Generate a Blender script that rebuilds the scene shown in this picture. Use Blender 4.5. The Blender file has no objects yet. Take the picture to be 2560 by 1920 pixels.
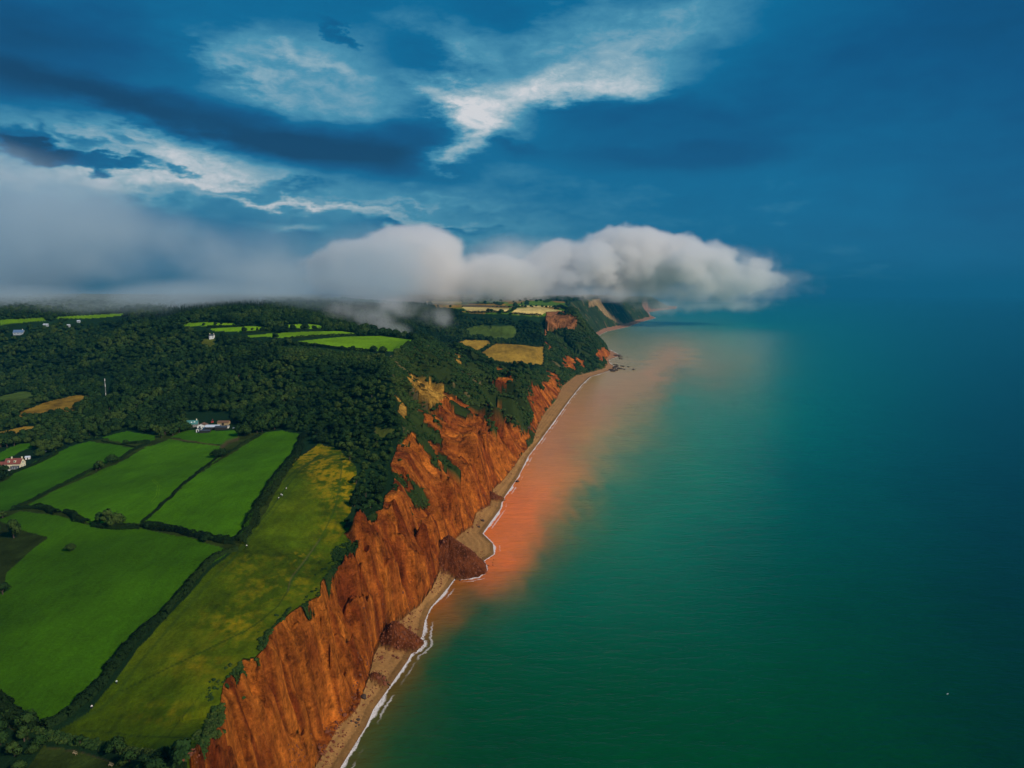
import bpy, math, random
import numpy as np
from mathutils import Vector
random.seed(7)
rng = np.random.default_rng(11)
scn = bpy.context.scene
COL = scn.collection

# ------------------------------------------------------------------ camera, sky, sun, exposure
H = 200.0
F_PX = 1750.0
PITCH = math.atan(225 / F_PX)
cd = bpy.data.cameras.new('camera')
cd.sensor_width = 36.0
cd.lens = 36.0 * F_PX / 2560
cd.clip_start = 1.0
cd.clip_end = 200000.0
cam = bpy.data.objects.new('camera', cd)
COL.objects.link(cam)
cam.location = (0, 0, H)
cam.rotation_euler = (math.pi / 2 - PITCH, 0, 0)
scn.camera = cam

scn.view_settings.view_transform = 'Standard'
scn.view_settings.look = 'None'
scn.view_settings.exposure = 0.0
scn.view_settings.gamma = 1.0
scn.render.engine = 'CYCLES'
cy = scn.cycles
cy.use_denoising = True
cy.max_bounces = 8
cy.diffuse_bounces = 2
cy.glossy_bounces = 2
cy.transmission_bounces = 2
cy.volume_bounces = 10
cy.transparent_max_bounces = 16
cy.volume_max_steps = 256
cy.sample_clamp_indirect = 6.0
cy.use_adaptive_sampling = True
cy.adaptive_threshold = 0.02

SUN_AZ = 128.0      # degrees to the right of the view axis (behind the camera, over the sea)
SUN_EL = 33.0
sd = bpy.data.lights.new('sun', 'SUN')
sd.energy = 4.0
sd.angle = math.radians(7)
sd.color = (1.0, 0.84, 0.68)
sun = bpy.data.objects.new('sun', sd)
COL.objects.link(sun)
_a, _e = math.radians(SUN_AZ), math.radians(SUN_EL)
sdir = Vector((math.sin(_a) * math.cos(_e), math.cos(_a) * math.cos(_e), math.sin(_e)))
sun.rotation_euler = sdir.to_track_quat('Z', 'Y').to_euler()


# ------------------------------------------------------------------ node expression helper
class E:
    def __init__(s, t, k):
        s.t = t; s.k = k
    def _m(s, op, *a, clamp=False):
        n = s.t.nodes.new('ShaderNodeMath'); n.operation = op; n.use_clamp = clamp
        for i, v in enumerate((s,) + a):
            if isinstance(v, E): s.t.links.new(v.k, n.inputs[i])
            else: n.inputs[i].default_value = float(v)
        return E(s.t, n.outputs[0])
    def __add__(s, o): return s._m('ADD', o)
    __radd__ = __add__
    def __sub__(s, o): return s._m('SUBTRACT', o)
    def __rsub__(s, o): return (s * -1.0) + o
    def __mul__(s, o): return s._m('MULTIPLY', o)
    __rmul__ = __mul__
    def __truediv__(s, o): return s._m('DIVIDE', o)
    def max(s, o): return s._m('MAXIMUM', o)
    def min(s, o): return s._m('MINIMUM', o)
    def smax(s, o, d): return s._m('SMOOTH_MAX', o, d)
    def pow(s, o): return s._m('POWER', o)
    def exp(s): return s._m('EXPONENT')
    def sqrt(s): return s._m('SQRT')
    def clamp(s): return s._m('MULTIPLY', 1.0, clamp=True)
    def atan2(s, o): return s._m('ARCTAN2', o)
    def asin(s): return s._m('ARCSINE')
    def sstep(s, a, b):
        n = s.t.nodes.new('ShaderNodeMapRange'); n.interpolation_type = 'SMOOTHSTEP'
        s.t.links.new(s.k, n.inputs['Value'])
        n.inputs['From Min'].default_value = a; n.inputs['From Max'].default_value = b
        return E(s.t, n.outputs[0])


def comb(t, x, y, z):
    n = t.nodes.new('ShaderNodeCombineXYZ')
    for i, v in enumerate((x, y, z)):
        if isinstance(v, E): t.links.new(v.k, n.inputs[i])
        else: n.inputs[i].default_value = v
    return n.outputs[0]


def noise(t, vec, scale, detail=4, rough=0.55, lac=2.0, dist=0.0):
    n = t.nodes.new('ShaderNodeTexNoise')
    t.links.new(vec, n.inputs['Vector'])
    n.inputs['Scale'].default_value = scale
    n.inputs['Detail'].default_value = detail
    n.inputs['Roughness'].default_value = rough
    n.inputs['Lacunarity'].default_value = lac
    n.inputs['Distortion'].default_value = dist
    return E(t, n.outputs[0])


def ramp(t, fac, stops):
    n = t.nodes.new('ShaderNodeValToRGB')
    t.links.new(fac.k if isinstance(fac, E) else fac, n.inputs[0])
    el = n.color_ramp.elements
    while len(el) < len(stops): el.new(0.5)
    for e, (p, c) in zip(el, stops):
        e.position = p; e.color = (*c, 1)
    return n.outputs[0]


def mixc(t, fac, a, b, mode='MIX'):
    n = t.nodes.new('ShaderNodeMix'); n.data_type = 'RGBA'; n.blend_type = mode
    n.clamp_result = False
    def put(v, s):
        if isinstance(v, E): t.links.new(v.k, s)
        elif isinstance(v, bpy.types.NodeSocket): t.links.new(v, s)
        elif isinstance(v, tuple): s.default_value = (*v, 1)
        else: s.default_value = v
    put(fac, n.inputs[0]); put(a, n.inputs[6]); put(b, n.inputs[7])
    return n.outputs[2]


def srgb(r, g, b):
    f = lambda c: (c / 255 / 12.92) if c / 255 <= .04045 else ((c / 255 + .055) / 1.055) ** 2.4
    return (f(r), f(g), f(b))


# ------------------------------------------------------------------ geometry of the view (used to place things at real depths)
CP, SP = math.cos(PITCH), math.sin(PITCH)


def pdir(u, v):
    x = (u - 1280) / F_PX; y = (960 - v) / F_PX
    return np.array([x, CP + y * SP, -SP + y * CP])


def U(u, v, z):
    d = pdir(u, v); t = (z - H) / d[2]
    return np.array([d[0] * t, d[1] * t, z])


def UY(u, v, Y):
    d = pdir(u, v); t = Y / d[1]
    return np.array([d[0] * t, Y, H + d[2] * t])


def PX(X, Y, Z):
    dz = Z - H
    f = Y * CP - dz * SP
    up = Y * SP + dz * CP
    return 1280 + F_PX * X / f, 960 - F_PX * up / f


def azel(u, v):
    d = pdir(u, v); d = d / np.linalg.norm(d)
    return math.atan2(d[0], d[1]), math.asin(d[2])


# ------------------------------------------------------------------ world
w = bpy.data.worlds.new('World'); scn.world = w
w.use_nodes = True
wt = w.node_tree; wt.nodes.clear()
wo = wt.nodes.new('ShaderNodeOutputWorld'); bg = wt.nodes.new('ShaderNodeBackground')
wt.links.new(bg.outputs[0], wo.inputs[0])
bg.inputs['Strength'].default_value = 0.1
sky = wt.nodes.new('ShaderNodeTexSky'); sky.sky_type = 'NISHITA'; sky.sun_disc = False
sky.sun_elevation = math.radians(SUN_EL); sky.sun_rotation = math.radians(SUN_AZ)
sky.air_density = 1.3; sky.dust_density = 0.6; sky.ozone_density = 4.0
tc = wt.nodes.new('ShaderNodeTexCoord')
sep = wt.nodes.new('ShaderNodeSeparateXYZ'); wt.links.new(tc.outputs['Generated'], sep.inputs[0])
dx, dy, dz = [E(wt, sep.outputs[i]) for i in range(3)]
az0 = dx.atan2(dy); el0 = dz.max(-0.99).min(0.99).asin()
# cloud decks flatten towards the horizon: sample noise on a plane overhead
inv = (dz.max(0.0) + 0.12)
plane = comb(wt, dx / inv, dy / inv, 0.0)
wn1 = noise(wt, plane, 0.9, 5, 0.55) - 0.5
wn2 = noise(wt, comb(wt, dx / inv + 17.3, dy / inv + 5.1, 0.0), 1.1, 5, 0.55) - 0.5
fine = noise(wt, comb(wt, az0 * 3.0, el0 * 9.0, 0.0), 3.2, 7, 0.62) - 0.5
fine2 = noise(wt, comb(wt, az0 * 2.0 + 4.0, el0 * 5.0 + 7.0, 0.3), 7.0, 6, 0.6) - 0.5
az = az0 + wn1 * 0.09 + fine * 0.12 + fine2 * .05
el = el0 + wn2 * 0.04 + fine2 * 0.075


def blob(u, v, su, sv, rot, amp, sharp=0.0):
    a0, e0 = azel(u, v)
    c, s = math.cos(math.radians(rot)), math.sin(math.radians(rot))
    A = az - a0; B = el - e0
    # rot is clockwise in the picture
    p = (A * c - B * s) / (su / F_PX)
    q = (A * s + B * c) / (sv / F_PX)
    r2 = p * p + q * q
    if sharp > 0:
        return (r2.sqrt()).sstep(1.0 + sharp, 1.0 - sharp) * amp
    return (r2 * -1.0).exp() * amp


SKY = [
    # the break in the middle: a hooked band of bright cloud, and its veil going up to the right
    (1120, 255, 75, 30, 28, .30, .9), (1220, 275, 110, 40, 10, .28), (1330, 230, 150, 38, -10, .20), (1500, 212, 140, 36, -4, .27, .95), (1590, 208, 60, 14, 0, .12), (1200, 325, 120, 28, -30, .28), (1115, 385, 80, 18, -28, .26, .9),
    (1180, 130, 80, 60, 20, .16), (1420, 140, 240, 80, -8, .18), (1650, 130, 240, 70, -10, .13), (1700, 30, 200, 50, -12, .16), (1480, 20, 150, 40, -20, .06), (1060, 40, 120, 30, 0, .04),
    # bright flecks in the grey patch left of centre
    (620, 190, 110, 24, 34, .16), (760, 165, 120, 18, 14, .14), (560, 120, 70, 30, -35, .08),
    # left, low: bright broken cloud
    (180, 345, 300, 50, 8, .24), (450, 350, 180, 36, 12, .28), (330, 318, 150, 22, 10, .16), (60, 440, 260, 26, 2, .42, .9), (330, 432, 240, 22, 4, .20), (560, 455, 160, 24, 8, .20), (500, 400, 150, 22, 10, .16),
    (800, 512, 170, 9, 3, .28, .9), (920, 540, 170, 10, 6, .20), (725, 572, 60, 12, 0, .24), (1060, 505, 220, 8, 3, .08), (1180, 560, 200, 10, 0, .07),
    # small dark scraps
    (210, 398, 150, 13, 4, -.46, .55), (120, 378, 70, 12, -8, -.24, .8), (465, 424, 24, 8, 0, -.36, .6), (215, 345, 60, 12, 14, -.24, .8), (20, 350, 50, 24, 0, -.26, .8), (100, 330, 14, 26, 10, -.18, .9),
    (690, 472, 80, 12, -4, -.24, .8), (345, 350, 40, 13, 20, -.24, .8), (850, 95, 46, 14, 28, -.18, .8), (1060, 572, 120, 7, 1, -.18, .8), (560, 478, 90, 10, 0, -.12, .8),
    (1400, 270, 60, 16, 0, -.12, .8), (1250, 360, 90, 18, 10, -.12),
    # low distant clouds over the sea
    (2200, 693, 110, 9, 0, .10, .9), (2100, 705, 80, 7, 4, .06, .9), (2340, 640, 260, 22, 0, .04), (2040, 765, 50, 12, 5, .06, .9),
]
DECKS = [   # large smooth cloud decks
    (700, 175, 260, 80, 10, .22), (900, 230, 280, 80, 8, .16), (480, 215, 320, 40, 8, .10), (900, 110, 220, 60, -6, .08),
    (250, 262, 520, 46, 8, -.20, .5), (620, 322, 420, 44, 8, -.22, .45), (930, 352, 200, 40, -4, -.18, .5), (1040, 325, 90, 44, -25, -.14, .6), (800, 400, 340, 26, 5, -.10, .8),
    (200, 120, 540, 66, 0, -.19), (0, 40, 360, 80, 0, -.12), (600, 50, 330, 34, 0, -.05), (1000, 170, 70, 80, -20, -.07), (1080, 150, 60, 60, 20, -.10), (1250, 50, 110, 60, 10, -.10),
    (700, 480, 420, 70, 4, .10), (1000, 530, 360, 60, 3, .10), (1220, 440, 220, 40, -6, .06), (1050, 630, 380, 40, 0, .16), (1350, 610, 260, 40, 0, .08), (1680, 500, 420, 70, 0, .04),
    (1600, 340, 330, 84, 4, -.08, .4), (1660, 395, 250, 26, 1, -.08, .5), (1480, 290, 160, 30, 4, -.04), (2150, 140, 400, 70, -10, -.06), (2450, 80, 460, 260, 0, -.11), (2000, 330, 300, 120, 0, -.03), (2660, 400, 220, 600, 0, -.10), (2450, 750, 700, 50, 0, -.05),
]
V = (el0 * -0.06) + 0.41 + wn1 * 0.12 + fine * 0.20 + fine2 * 0.12
for b in SKY:
    V = V + blob(*b)
_az, _el = az, el
az = az0 + wn1 * .05 + fine * .035; el = el0 + wn2 * .03 + fine2 * .020
for b in DECKS:
    V = V + blob(*b)
fine3 = noise(wt, comb(wt, az0 * 3.0 + 9.0, el0 * 6.0, 0.7), 11.0, 6, .65, dist=.4) - .5
V = (V + fine3 * (V - .38).max(0.0) * 1.1).clamp()
cl = ramp(wt, V, [(0.0, srgb(0, 58, 98)), (0.22, srgb(0, 82, 130)), (0.42, srgb(0, 106, 152)), (0.6, srgb(78, 150, 180)),
                  (0.8, srgb(158, 188, 200)), (1.0, srgb(226, 226, 228))])
clm = mixc(wt, 1.0, cl, (10.0, 10.0, 10.0), 'MULTIPLY')
final = mixc(wt, 0.96, sky.outputs[0], clm)
wt.links.new(final, bg.inputs['Color'])
w.cycles.sampling_method = 'MANUAL'; w.cycles.sample_map_resolution = 512


# ------------------------------------------------------------------ object helpers
def tag(o, label=None, cat=None, group=None, kind=None):
    if label: o['label'] = label
    if cat: o['category'] = cat
    if group: o['group'] = group
    if kind: o['kind'] = kind
    return o


def empty(name, loc=(0, 0, 0), rz=0.0):
    o = bpy.data.objects.new(name, None); COL.objects.link(o)
    o.location = loc; o.rotation_euler = (0, 0, rz); o.empty_display_size = 1
    return o


def mesh_np(name, co, faces, mat=None, smooth=True):
    """faces: (n,4) or (n,3) int array"""
    me = bpy.data.meshes.new(name)
    n, k = faces.shape
    me.vertices.add(len(co)); me.vertices.foreach_set('co', np.ascontiguousarray(co, dtype=np.float32).ravel())
    me.loops.add(n * k); me.loops.foreach_set('vertex_index', faces.astype(np.int32).ravel())
    me.polygons.add(n)
    me.polygons.foreach_set('loop_start', np.arange(0, n * k, k, dtype=np.int32))
    me.polygons.foreach_set('loop_total', np.full(n, k, dtype=np.int32))
    me.polygons.foreach_set('use_smooth', np.full(n, smooth))
    me.update(calc_edges=True)
    if mat: me.materials.append(mat)
    return me


def link(name, me, parent=None):
    o = bpy.data.objects.new(name, me); COL.objects.link(o)
    if parent: o.parent = parent
    return o


class MB:
    """collects simple shaped pieces into one mesh"""
    def __init__(s): s.v = []; s.f = []
    def add(s, vs, fs):
        b = len(s.v); s.v += [tuple(p) for p in vs]; s.f += [tuple(i + b for i in f) for f in fs]; return s
    def box(s, cx, cy, cz, sx, sy, sz, rz=0.0):
        c, n = math.cos(rz), math.sin(rz); vs = []
        for dz_ in (-.5, .5):
            for a, b in ((-.5, -.5), (.5, -.5), (.5, .5), (-.5, .5)):
                x, y = a * sx, b * sy
                vs.append((cx + x * c - y * n, cy + x * n + y * c, cz + dz_ * sz))
        return s.add(vs, [(3, 2, 1, 0), (4, 5, 6, 7), (0, 1, 5, 4), (1, 2, 6, 5), (2, 3, 7, 6), (3, 0, 4, 7)])
    def prism(s, pts, x0, x1):
        """pts: (y,z) outline extruded along x"""
        n = len(pts)
        vs = [(x0, y, z) for y, z in pts] + [(x1, y, z) for y, z in pts]
        fs = [tuple(range(n))[::-1], tuple(range(n, 2 * n))] + [(i, (i + 1) % n, n + (i + 1) % n, n + i) for i in range(n)]
        return s.add(vs, fs)
    def tube(s, p, q, r0, r1=None, n=6):
        r1 = r0 if r1 is None else r1
        p = Vector(p); q = Vector(q); d = (q - p).normalized()
        a = d.orthogonal().normalized(); b = d.cross(a)
        vs = []
        for c, r in ((p, r0), (q, r1)):
            for i in range(n):
                t = 2 * math.pi * i / n
                vs.append(c + a * math.cos(t) * r + b * math.sin(t) * r)
        fs = [(i, (i + 1) % n, n + (i + 1) % n, n + i) for i in range(n)] + [tuple(range(n))[::-1], tuple(range(n, 2 * n))]
        return s.add(vs, fs)
    def build(s, name, mat, parent=None, smooth=False):
        me = bpy.data.meshes.new(name); me.from_pydata(s.v, [], s.f); me.update()
        if smooth:
            for p in me.polygons: p.use_smooth = True
        me.materials.append(mat)
        return link(name, me, parent)


_matc = {}


def plain(name, col, rough=0.8, var=0.12, scale=1.5):
    if name in _matc: return _matc[name]
    m = bpy.data.materials.new(name); m.use_nodes = True; t = m.node_tree
    bs = t.nodes['Principled BSDF']; bs.inputs['Roughness'].default_value = rough
    g = t.nodes.new('ShaderNodeTexCoord')
    n = noise(t, g.outputs['Object'], scale, 4) * (2 * var) + (1 - var)
    t.links.new(mixc(t, 1.0, col, comb(t, n, n, n), 'MULTIPLY'), bs.inputs['Base Color'])
    _matc[name] = m
    return m


# ------------------------------------------------------------------ numpy noise
def _hash(ix, iy, seed):
    h = (ix.astype(np.int64) * 374761393 + iy.astype(np.int64) * 668265263 + seed * 1442695041) & 0xffffffff
    h = ((h ^ (h >> 13)) * 1274126177) & 0xffffffff
    return ((h ^ (h >> 16)) & 0xffff) / 65535.0


def vnoise(x, y, seed=0):
    ix = np.floor(x); iy = np.floor(y); fx = x - ix; fy = y - iy
    fx = fx * fx * fx * (fx * (fx * 6 - 15) + 10); fy = fy * fy * fy * (fy * (fy * 6 - 15) + 10)
    a = _hash(ix, iy, seed); b = _hash(ix + 1, iy, seed); c = _hash(ix, iy + 1, seed); d = _hash(ix + 1, iy + 1, seed)
    return (a * (1 - fx) + b * fx) * (1 - fy) + (c * (1 - fx) + d * fx) * fy


def fbm(x, y, seed=0, octv=4, gain=0.5):
    s = 0; a = 1; n = 0
    for i in range(octv):
        s = s + a * (vnoise(x, y, seed + i * 17) - 0.5); n += a
        x = x * 2.03 + 5.1; y = y * 2.03 + 1.7; a *= gain
    return s / n


def sm(a, b, x):
    t = np.clip((x - a) / (b - a), 0, 1); return t * t * (3 - 2 * t)


def poly_dist(P, x, y):
    """nearest point on polyline P(n,3): distance, signed side (+ = left of travel), arclength, z"""
    n = len(x)
    best = np.full(n, 1e18); side = np.zeros(n); arc = np.zeros(n); zz = np.zeros(n)
    acc = 0.0
    for i in range(len(P) - 1):
        ax, ay, az_ = P[i]; bx, by, bz = P[i + 1]
        ex, ey = bx - ax, by - ay; L2 = ex * ex + ey * ey + 1e-9
        t = np.clip(((x - ax) * ex + (y - ay) * ey) / L2, 0, 1)
        qx = ax + t * ex - x; qy = ay + t * ey - y
        d = qx * qx + qy * qy
        m = d < best
        best = np.where(m, d, best)
        cr = ex * (y - ay) - ey * (x - ax)
        side = np.where(m, np.sign(cr), side)
        arc = np.where(m, acc + t * math.sqrt(L2), arc)
        zz = np.where(m, az_ + t * (bz - az_), zz)
        acc += math.sqrt(L2)
    return np.sqrt(best), side, arc, zz


def inside(poly, u, v):
    r = np.zeros(u.shape, bool); n = len(poly)
    for i in range(n):
        x1, y1 = poly[i]; x2, y2 = poly[(i + 1) % n]
        if y1 == y2: continue
        c = ((y1 > v) != (y2 > v)) & (u < (x2 - x1) * (v - y1) / (y2 - y1) + x1)
        r ^= c
    return r


def Z(sc, ox, oy, pts): return [(ox + sc * a, oy + sc * b) for a, b in pts]
z1 = lambda p: Z(.31646, 0, 700, p)
z2 = lambda p: Z(.31646, 700, 700, p)
z3 = lambda p: Z(.36166, 1100, 600, p)
z4 = lambda p: Z(.36166, 0, 1000, p)
z6 = lambda p: Z(.31646, 700, 1100, p)
z7 = lambda p: Z(.31646, 500, 1400, p)
zu = lambda p: Z(.28029, 440, 760, p)
zd = lambda p: Z(1.1573, 0, 0, p)

# ------------------------------------------------------------------ coast lines
S_px = [(600, 2500), (740, 2130), (850, 1920), (914, 1817), (935, 1770), (960, 1736), (985, 1700), (1020, 1650), (1040, 1610), (1055, 1591), (1062, 1551),
        (1075, 1520), (1099, 1493), (1121, 1467), (1149, 1429), (1175, 1412), (1206, 1404), (1235, 1385), (1232, 1359), (1206, 1334), (1219, 1315), (1251, 1271),
        (1254, 1252), (1295, 1192), (1320, 1141), (1351, 1100), (1389, 1048), (1425, 998), (1454, 962), (1476, 942), (1520, 928),
        (1541, 920), (1524, 908), (1521, 900), (1540, 893), (1552, 889), (1534, 880)]
S = [U(u, v, 0) for u, v in S_px] + [np.array([350, 2700, 0.]), ] + [U(u, v, 0) for u, v in
     [(1483, 847), (1500, 837), (1516, 829), (1570, 817), (1606, 804), (1640, 795), (1626, 788), (1622, 781), (1650, 776), (1690, 772)]] + [np.array([2700, 11500, 0.]), np.array([2500, 16000, 0.])]
F_px = [(500, 2500), (660, 2130), (786, 1920), (826, 1853), (845, 1815), (880, 1786), (899, 1758), (921, 1694), (935, 1640), (955, 1600), (990, 1560),
        (1020, 1535), (1051, 1510), (1080, 1470), (1100, 1425), (1112, 1390), (1135, 1350), (1165, 1325), (1181, 1315), (1190, 1283), (1225, 1262), (1232, 1223),
        (1257, 1201), (1285, 1166), (1308, 1132), (1333, 1106), (1342, 1070), (1360, 1034), (1389, 1001), (1407, 965), (1440, 940), (1480, 930),
        (1512, 921), (1519, 911), (1512, 902), (1526, 885), (1522, 876)]
Ft = [U(u, v, 3.5) for u, v in F_px] + [np.array([325, 2700, 3.5])] + [U(u, v, 3.5) for u, v in
     [(1478, 839), (1509, 822), (1552, 813), (1599, 799), (1625, 792), (1610, 783), (1600, 777), (1640, 773), (1675, 770)]] + [np.array([2500, 11500, 3.5]), np.array([2300, 16000, 3.5])]
S = np.array(S); Ft = np.array(Ft)
E_px = [(160, 2500, .34), (380, 2080, .34), (469, 1920, .34), (500, 1856, .34), (563, 1808, .34), (568, 1773, .34), (557, 1748, .34), (566, 1700, .34),
        (611, 1650, .34), (640, 1648, .34), (668, 1618, .34), (683, 1574, .34), (728, 1533, .34), (778, 1501, .34), (804, 1490, .34), (806, 1455, .34),
        (836, 1416, .35), (877, 1394, .35), (890, 1366, .36), (865, 1334, .36), (890, 1315, .36), (931, 1283, .42), (959, 1272, .44),
        (965, 1240, .48), (985, 1220, .52), (988, 1195, .56), (978, 1163, .62), (990, 1132, .68), (1000, 1100, .75), (1012, 1080, .80),
        (996, 1035, .88), (995, 990, .98), (985, 953, 1.0), (978, 906, 1.15), (988, 878, 1.28), (1039, 849, 1.32)]
edge = []
for (u, v, k) in E_px:
    lo, hi = 12.0, 150.0
    for _ in range(40):
        z = (lo + hi) / 2; p = U(u, v, z)
        d = poly_dist(Ft, np.array([p[0]]), np.array([p[1]]))[0][0]
        if d > k * z: lo = z
        else: hi = z
    edge.append(U(u, v, z))
zs = np.array([p[2] for p in edge])
zsm = zs.copy()
for _ in range(3): zsm[1:-1] = (zsm[:-2] + 2 * zsm[1:-1] + zsm[2:]) / 4
edge = [U(u, v, z) for (u, v, k), z in zip(E_px, zsm)]
print('EDGE', [tuple(np.round(p).astype(int)) for p in edge])
edge += [U(1085, 855, 118), U(1147, 889, 84), U(1190, 905, 62), U(1277, 916, 47), U(1340, 926, 40), U(1362, 915, 42), U(1362, 880, 58), U(1362, 850, 82), U(1362, 820, 108),
         U(1365, 800, 130), U(1372, 788, 141), U(1440, 790, 140)]
edge += [np.array(p, float) for p in [(205, 2250, 150), (195, 2600, 146), (215, 2900, 105), (250, 3150, 118), (300, 3600, 160), (520, 4300, 176), (900, 5500, 172),
         (1250, 7000, 172), (1900, 9600, 165), (2200, 11500, 160), (2000, 16000, 160)]]
EG = np.array(edge)

# ------------------------------------------------------------------ inland heights (thin plate spline)
CPX = [(0, 1920, 38), (250, 1900, 40), (100, 1800, 42), (300, 1650, 46), (0, 1600, 46), (450, 1500, 50), (200, 1450, 52), (0, 1400, 48), (550, 1390, 55), (350, 1320, 56),
       (150, 1285, 52), (0, 1290, 46), (700, 1250, 62), (600, 1150, 63), (780, 1130, 66), (450, 1200, 60), (300, 1200, 56), (100, 1220, 49), (0, 1230, 45), (250, 1120, 55),
       (30, 1165, 45), (500, 1070, 65), (350, 1095, 59), (740, 1080, 70), (900, 1150, 70), (640, 1040, 72), (800, 1000, 86), (900, 950, 100), (930, 890, 117), (700, 950, 94),
       (600, 980, 82), (500, 1000, 74), (400, 1020, 66), (250, 1000, 62), (200, 1070, 55), (100, 1050, 55), (0, 1100, 48), (0, 1000, 60), (100, 1000, 62), (150, 950, 70),
       (300, 950, 77), (0, 900, 84), (200, 880, 93), (400, 900, 97), (600, 900, 109), (750, 890, 120), (900, 868, 126), (1000, 858, 128),
       (960, 840, 131), (700, 840, 134), (600, 830, 138), (500, 820, 143), (460, 812, 147), (300, 830, 134), (100, 830, 132), (0, 805, 148), (150, 795, 153), (315, 786, 158),
       (470, 766, 172), (0, 775, 165), (200, 772, 168), (650, 782, 166), (560, 800, 155), (850, 815, 142), (750, 810, 148),
       (1050, 820, 116), (1000, 800, 136), (900, 790, 150), (1100, 770, 147),
       (1180, 830, 101), (1200, 850, 88), (1350, 870, 70), (1300, 905, 51), (1120, 865, 76), (1170, 895, 58), (1250, 812, 118), (1100, 840, 96),
       (1250, 789, 142), (1200, 782, 145), (1200, 772, 149), (1280, 765, 151), (1350, 770, 148), (1340, 789, 141), (1410, 770, 149), (1150, 790, 140),
       (-600, 1900, 30), (-600, 1300, 36), (-600, 1000, 50), (-600, 850, 100), (-600, 770, 165)]
pts = [U(a, b, c + (9 * min(max((b - 1050) / 250, 0), 1) if a > -700 else 0)) for a, b, c in CPX]
pts += [np.array(p, float) for p in [(-3000, 3000, 176), (-1500, 2600, 178), (-600, 2700, 165), (-4000, 6000, 188), (0, 6000, 175), (0, 4000, 166), (150, 3000, 120),
        (-200, 3000, 140), (1000, 8000, 175), (-4000, 12000, 195), (1500, 12000, 175), (-1000, 12000, 190), (-12000, 14000, 200), (1000, 16000, 180)]]
pts += [p for p in EG]
P = np.array(pts)
tx = P[:, 0] / P[:, 1]; ty = np.log(P[:, 1])
def K(r2): return 0.5 * r2 * np.log(r2 + 1e-12)
n = len(P)
A = np.zeros((n + 3, n + 3))
A[:n, :n] = K((tx[:, None] - tx) ** 2 + (ty[:, None] - ty) ** 2) + np.eye(n) * 2e-4
A[:n, n] = 1; A[:n, n + 1] = tx; A[:n, n + 2] = ty
A[n:, :n] = A[:n, n:].T
sol = np.linalg.solve(A, np.concatenate([P[:, 2], np.zeros(3)]))


def tps(x, y):
    a = x / y; b = np.log(y)
    out = sol[n] + sol[n + 1] * a + sol[n + 2] * b
    for i in range(n):
        out += sol[i] * K((a - tx[i]) ** 2 + (b - ty[i]) ** 2)
    return out


CONES = [  # landslip fans: apex px, z, radius, squash
    (U(1122, 1347, 20), 23, 29), (U(988, 1572, 9), 14, 15), (U(1215, 1232, 8), 12, 17), (U(935, 1690, 4), 5, 8)]


def cone_r(c, R, th):
    return R * (1 + 0.10 * np.sin(th * 3 + c[0]) + 0.14 * fbm(th * 2 + c[1], th * 0 + 1, 60, 3) + .10 * fbm(th * 9 + c[1], th * 0 + 1, 61, 3))


def land_side(Pl, x, y):
    return inside([(Pl[0][0], -500.0)] + [(p[0], p[1]) for p in Pl] + [(Pl[-1][0], 17000.0), (-90000.0, 17000.0), (-90000.0, -500.0)], x, y)


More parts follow.
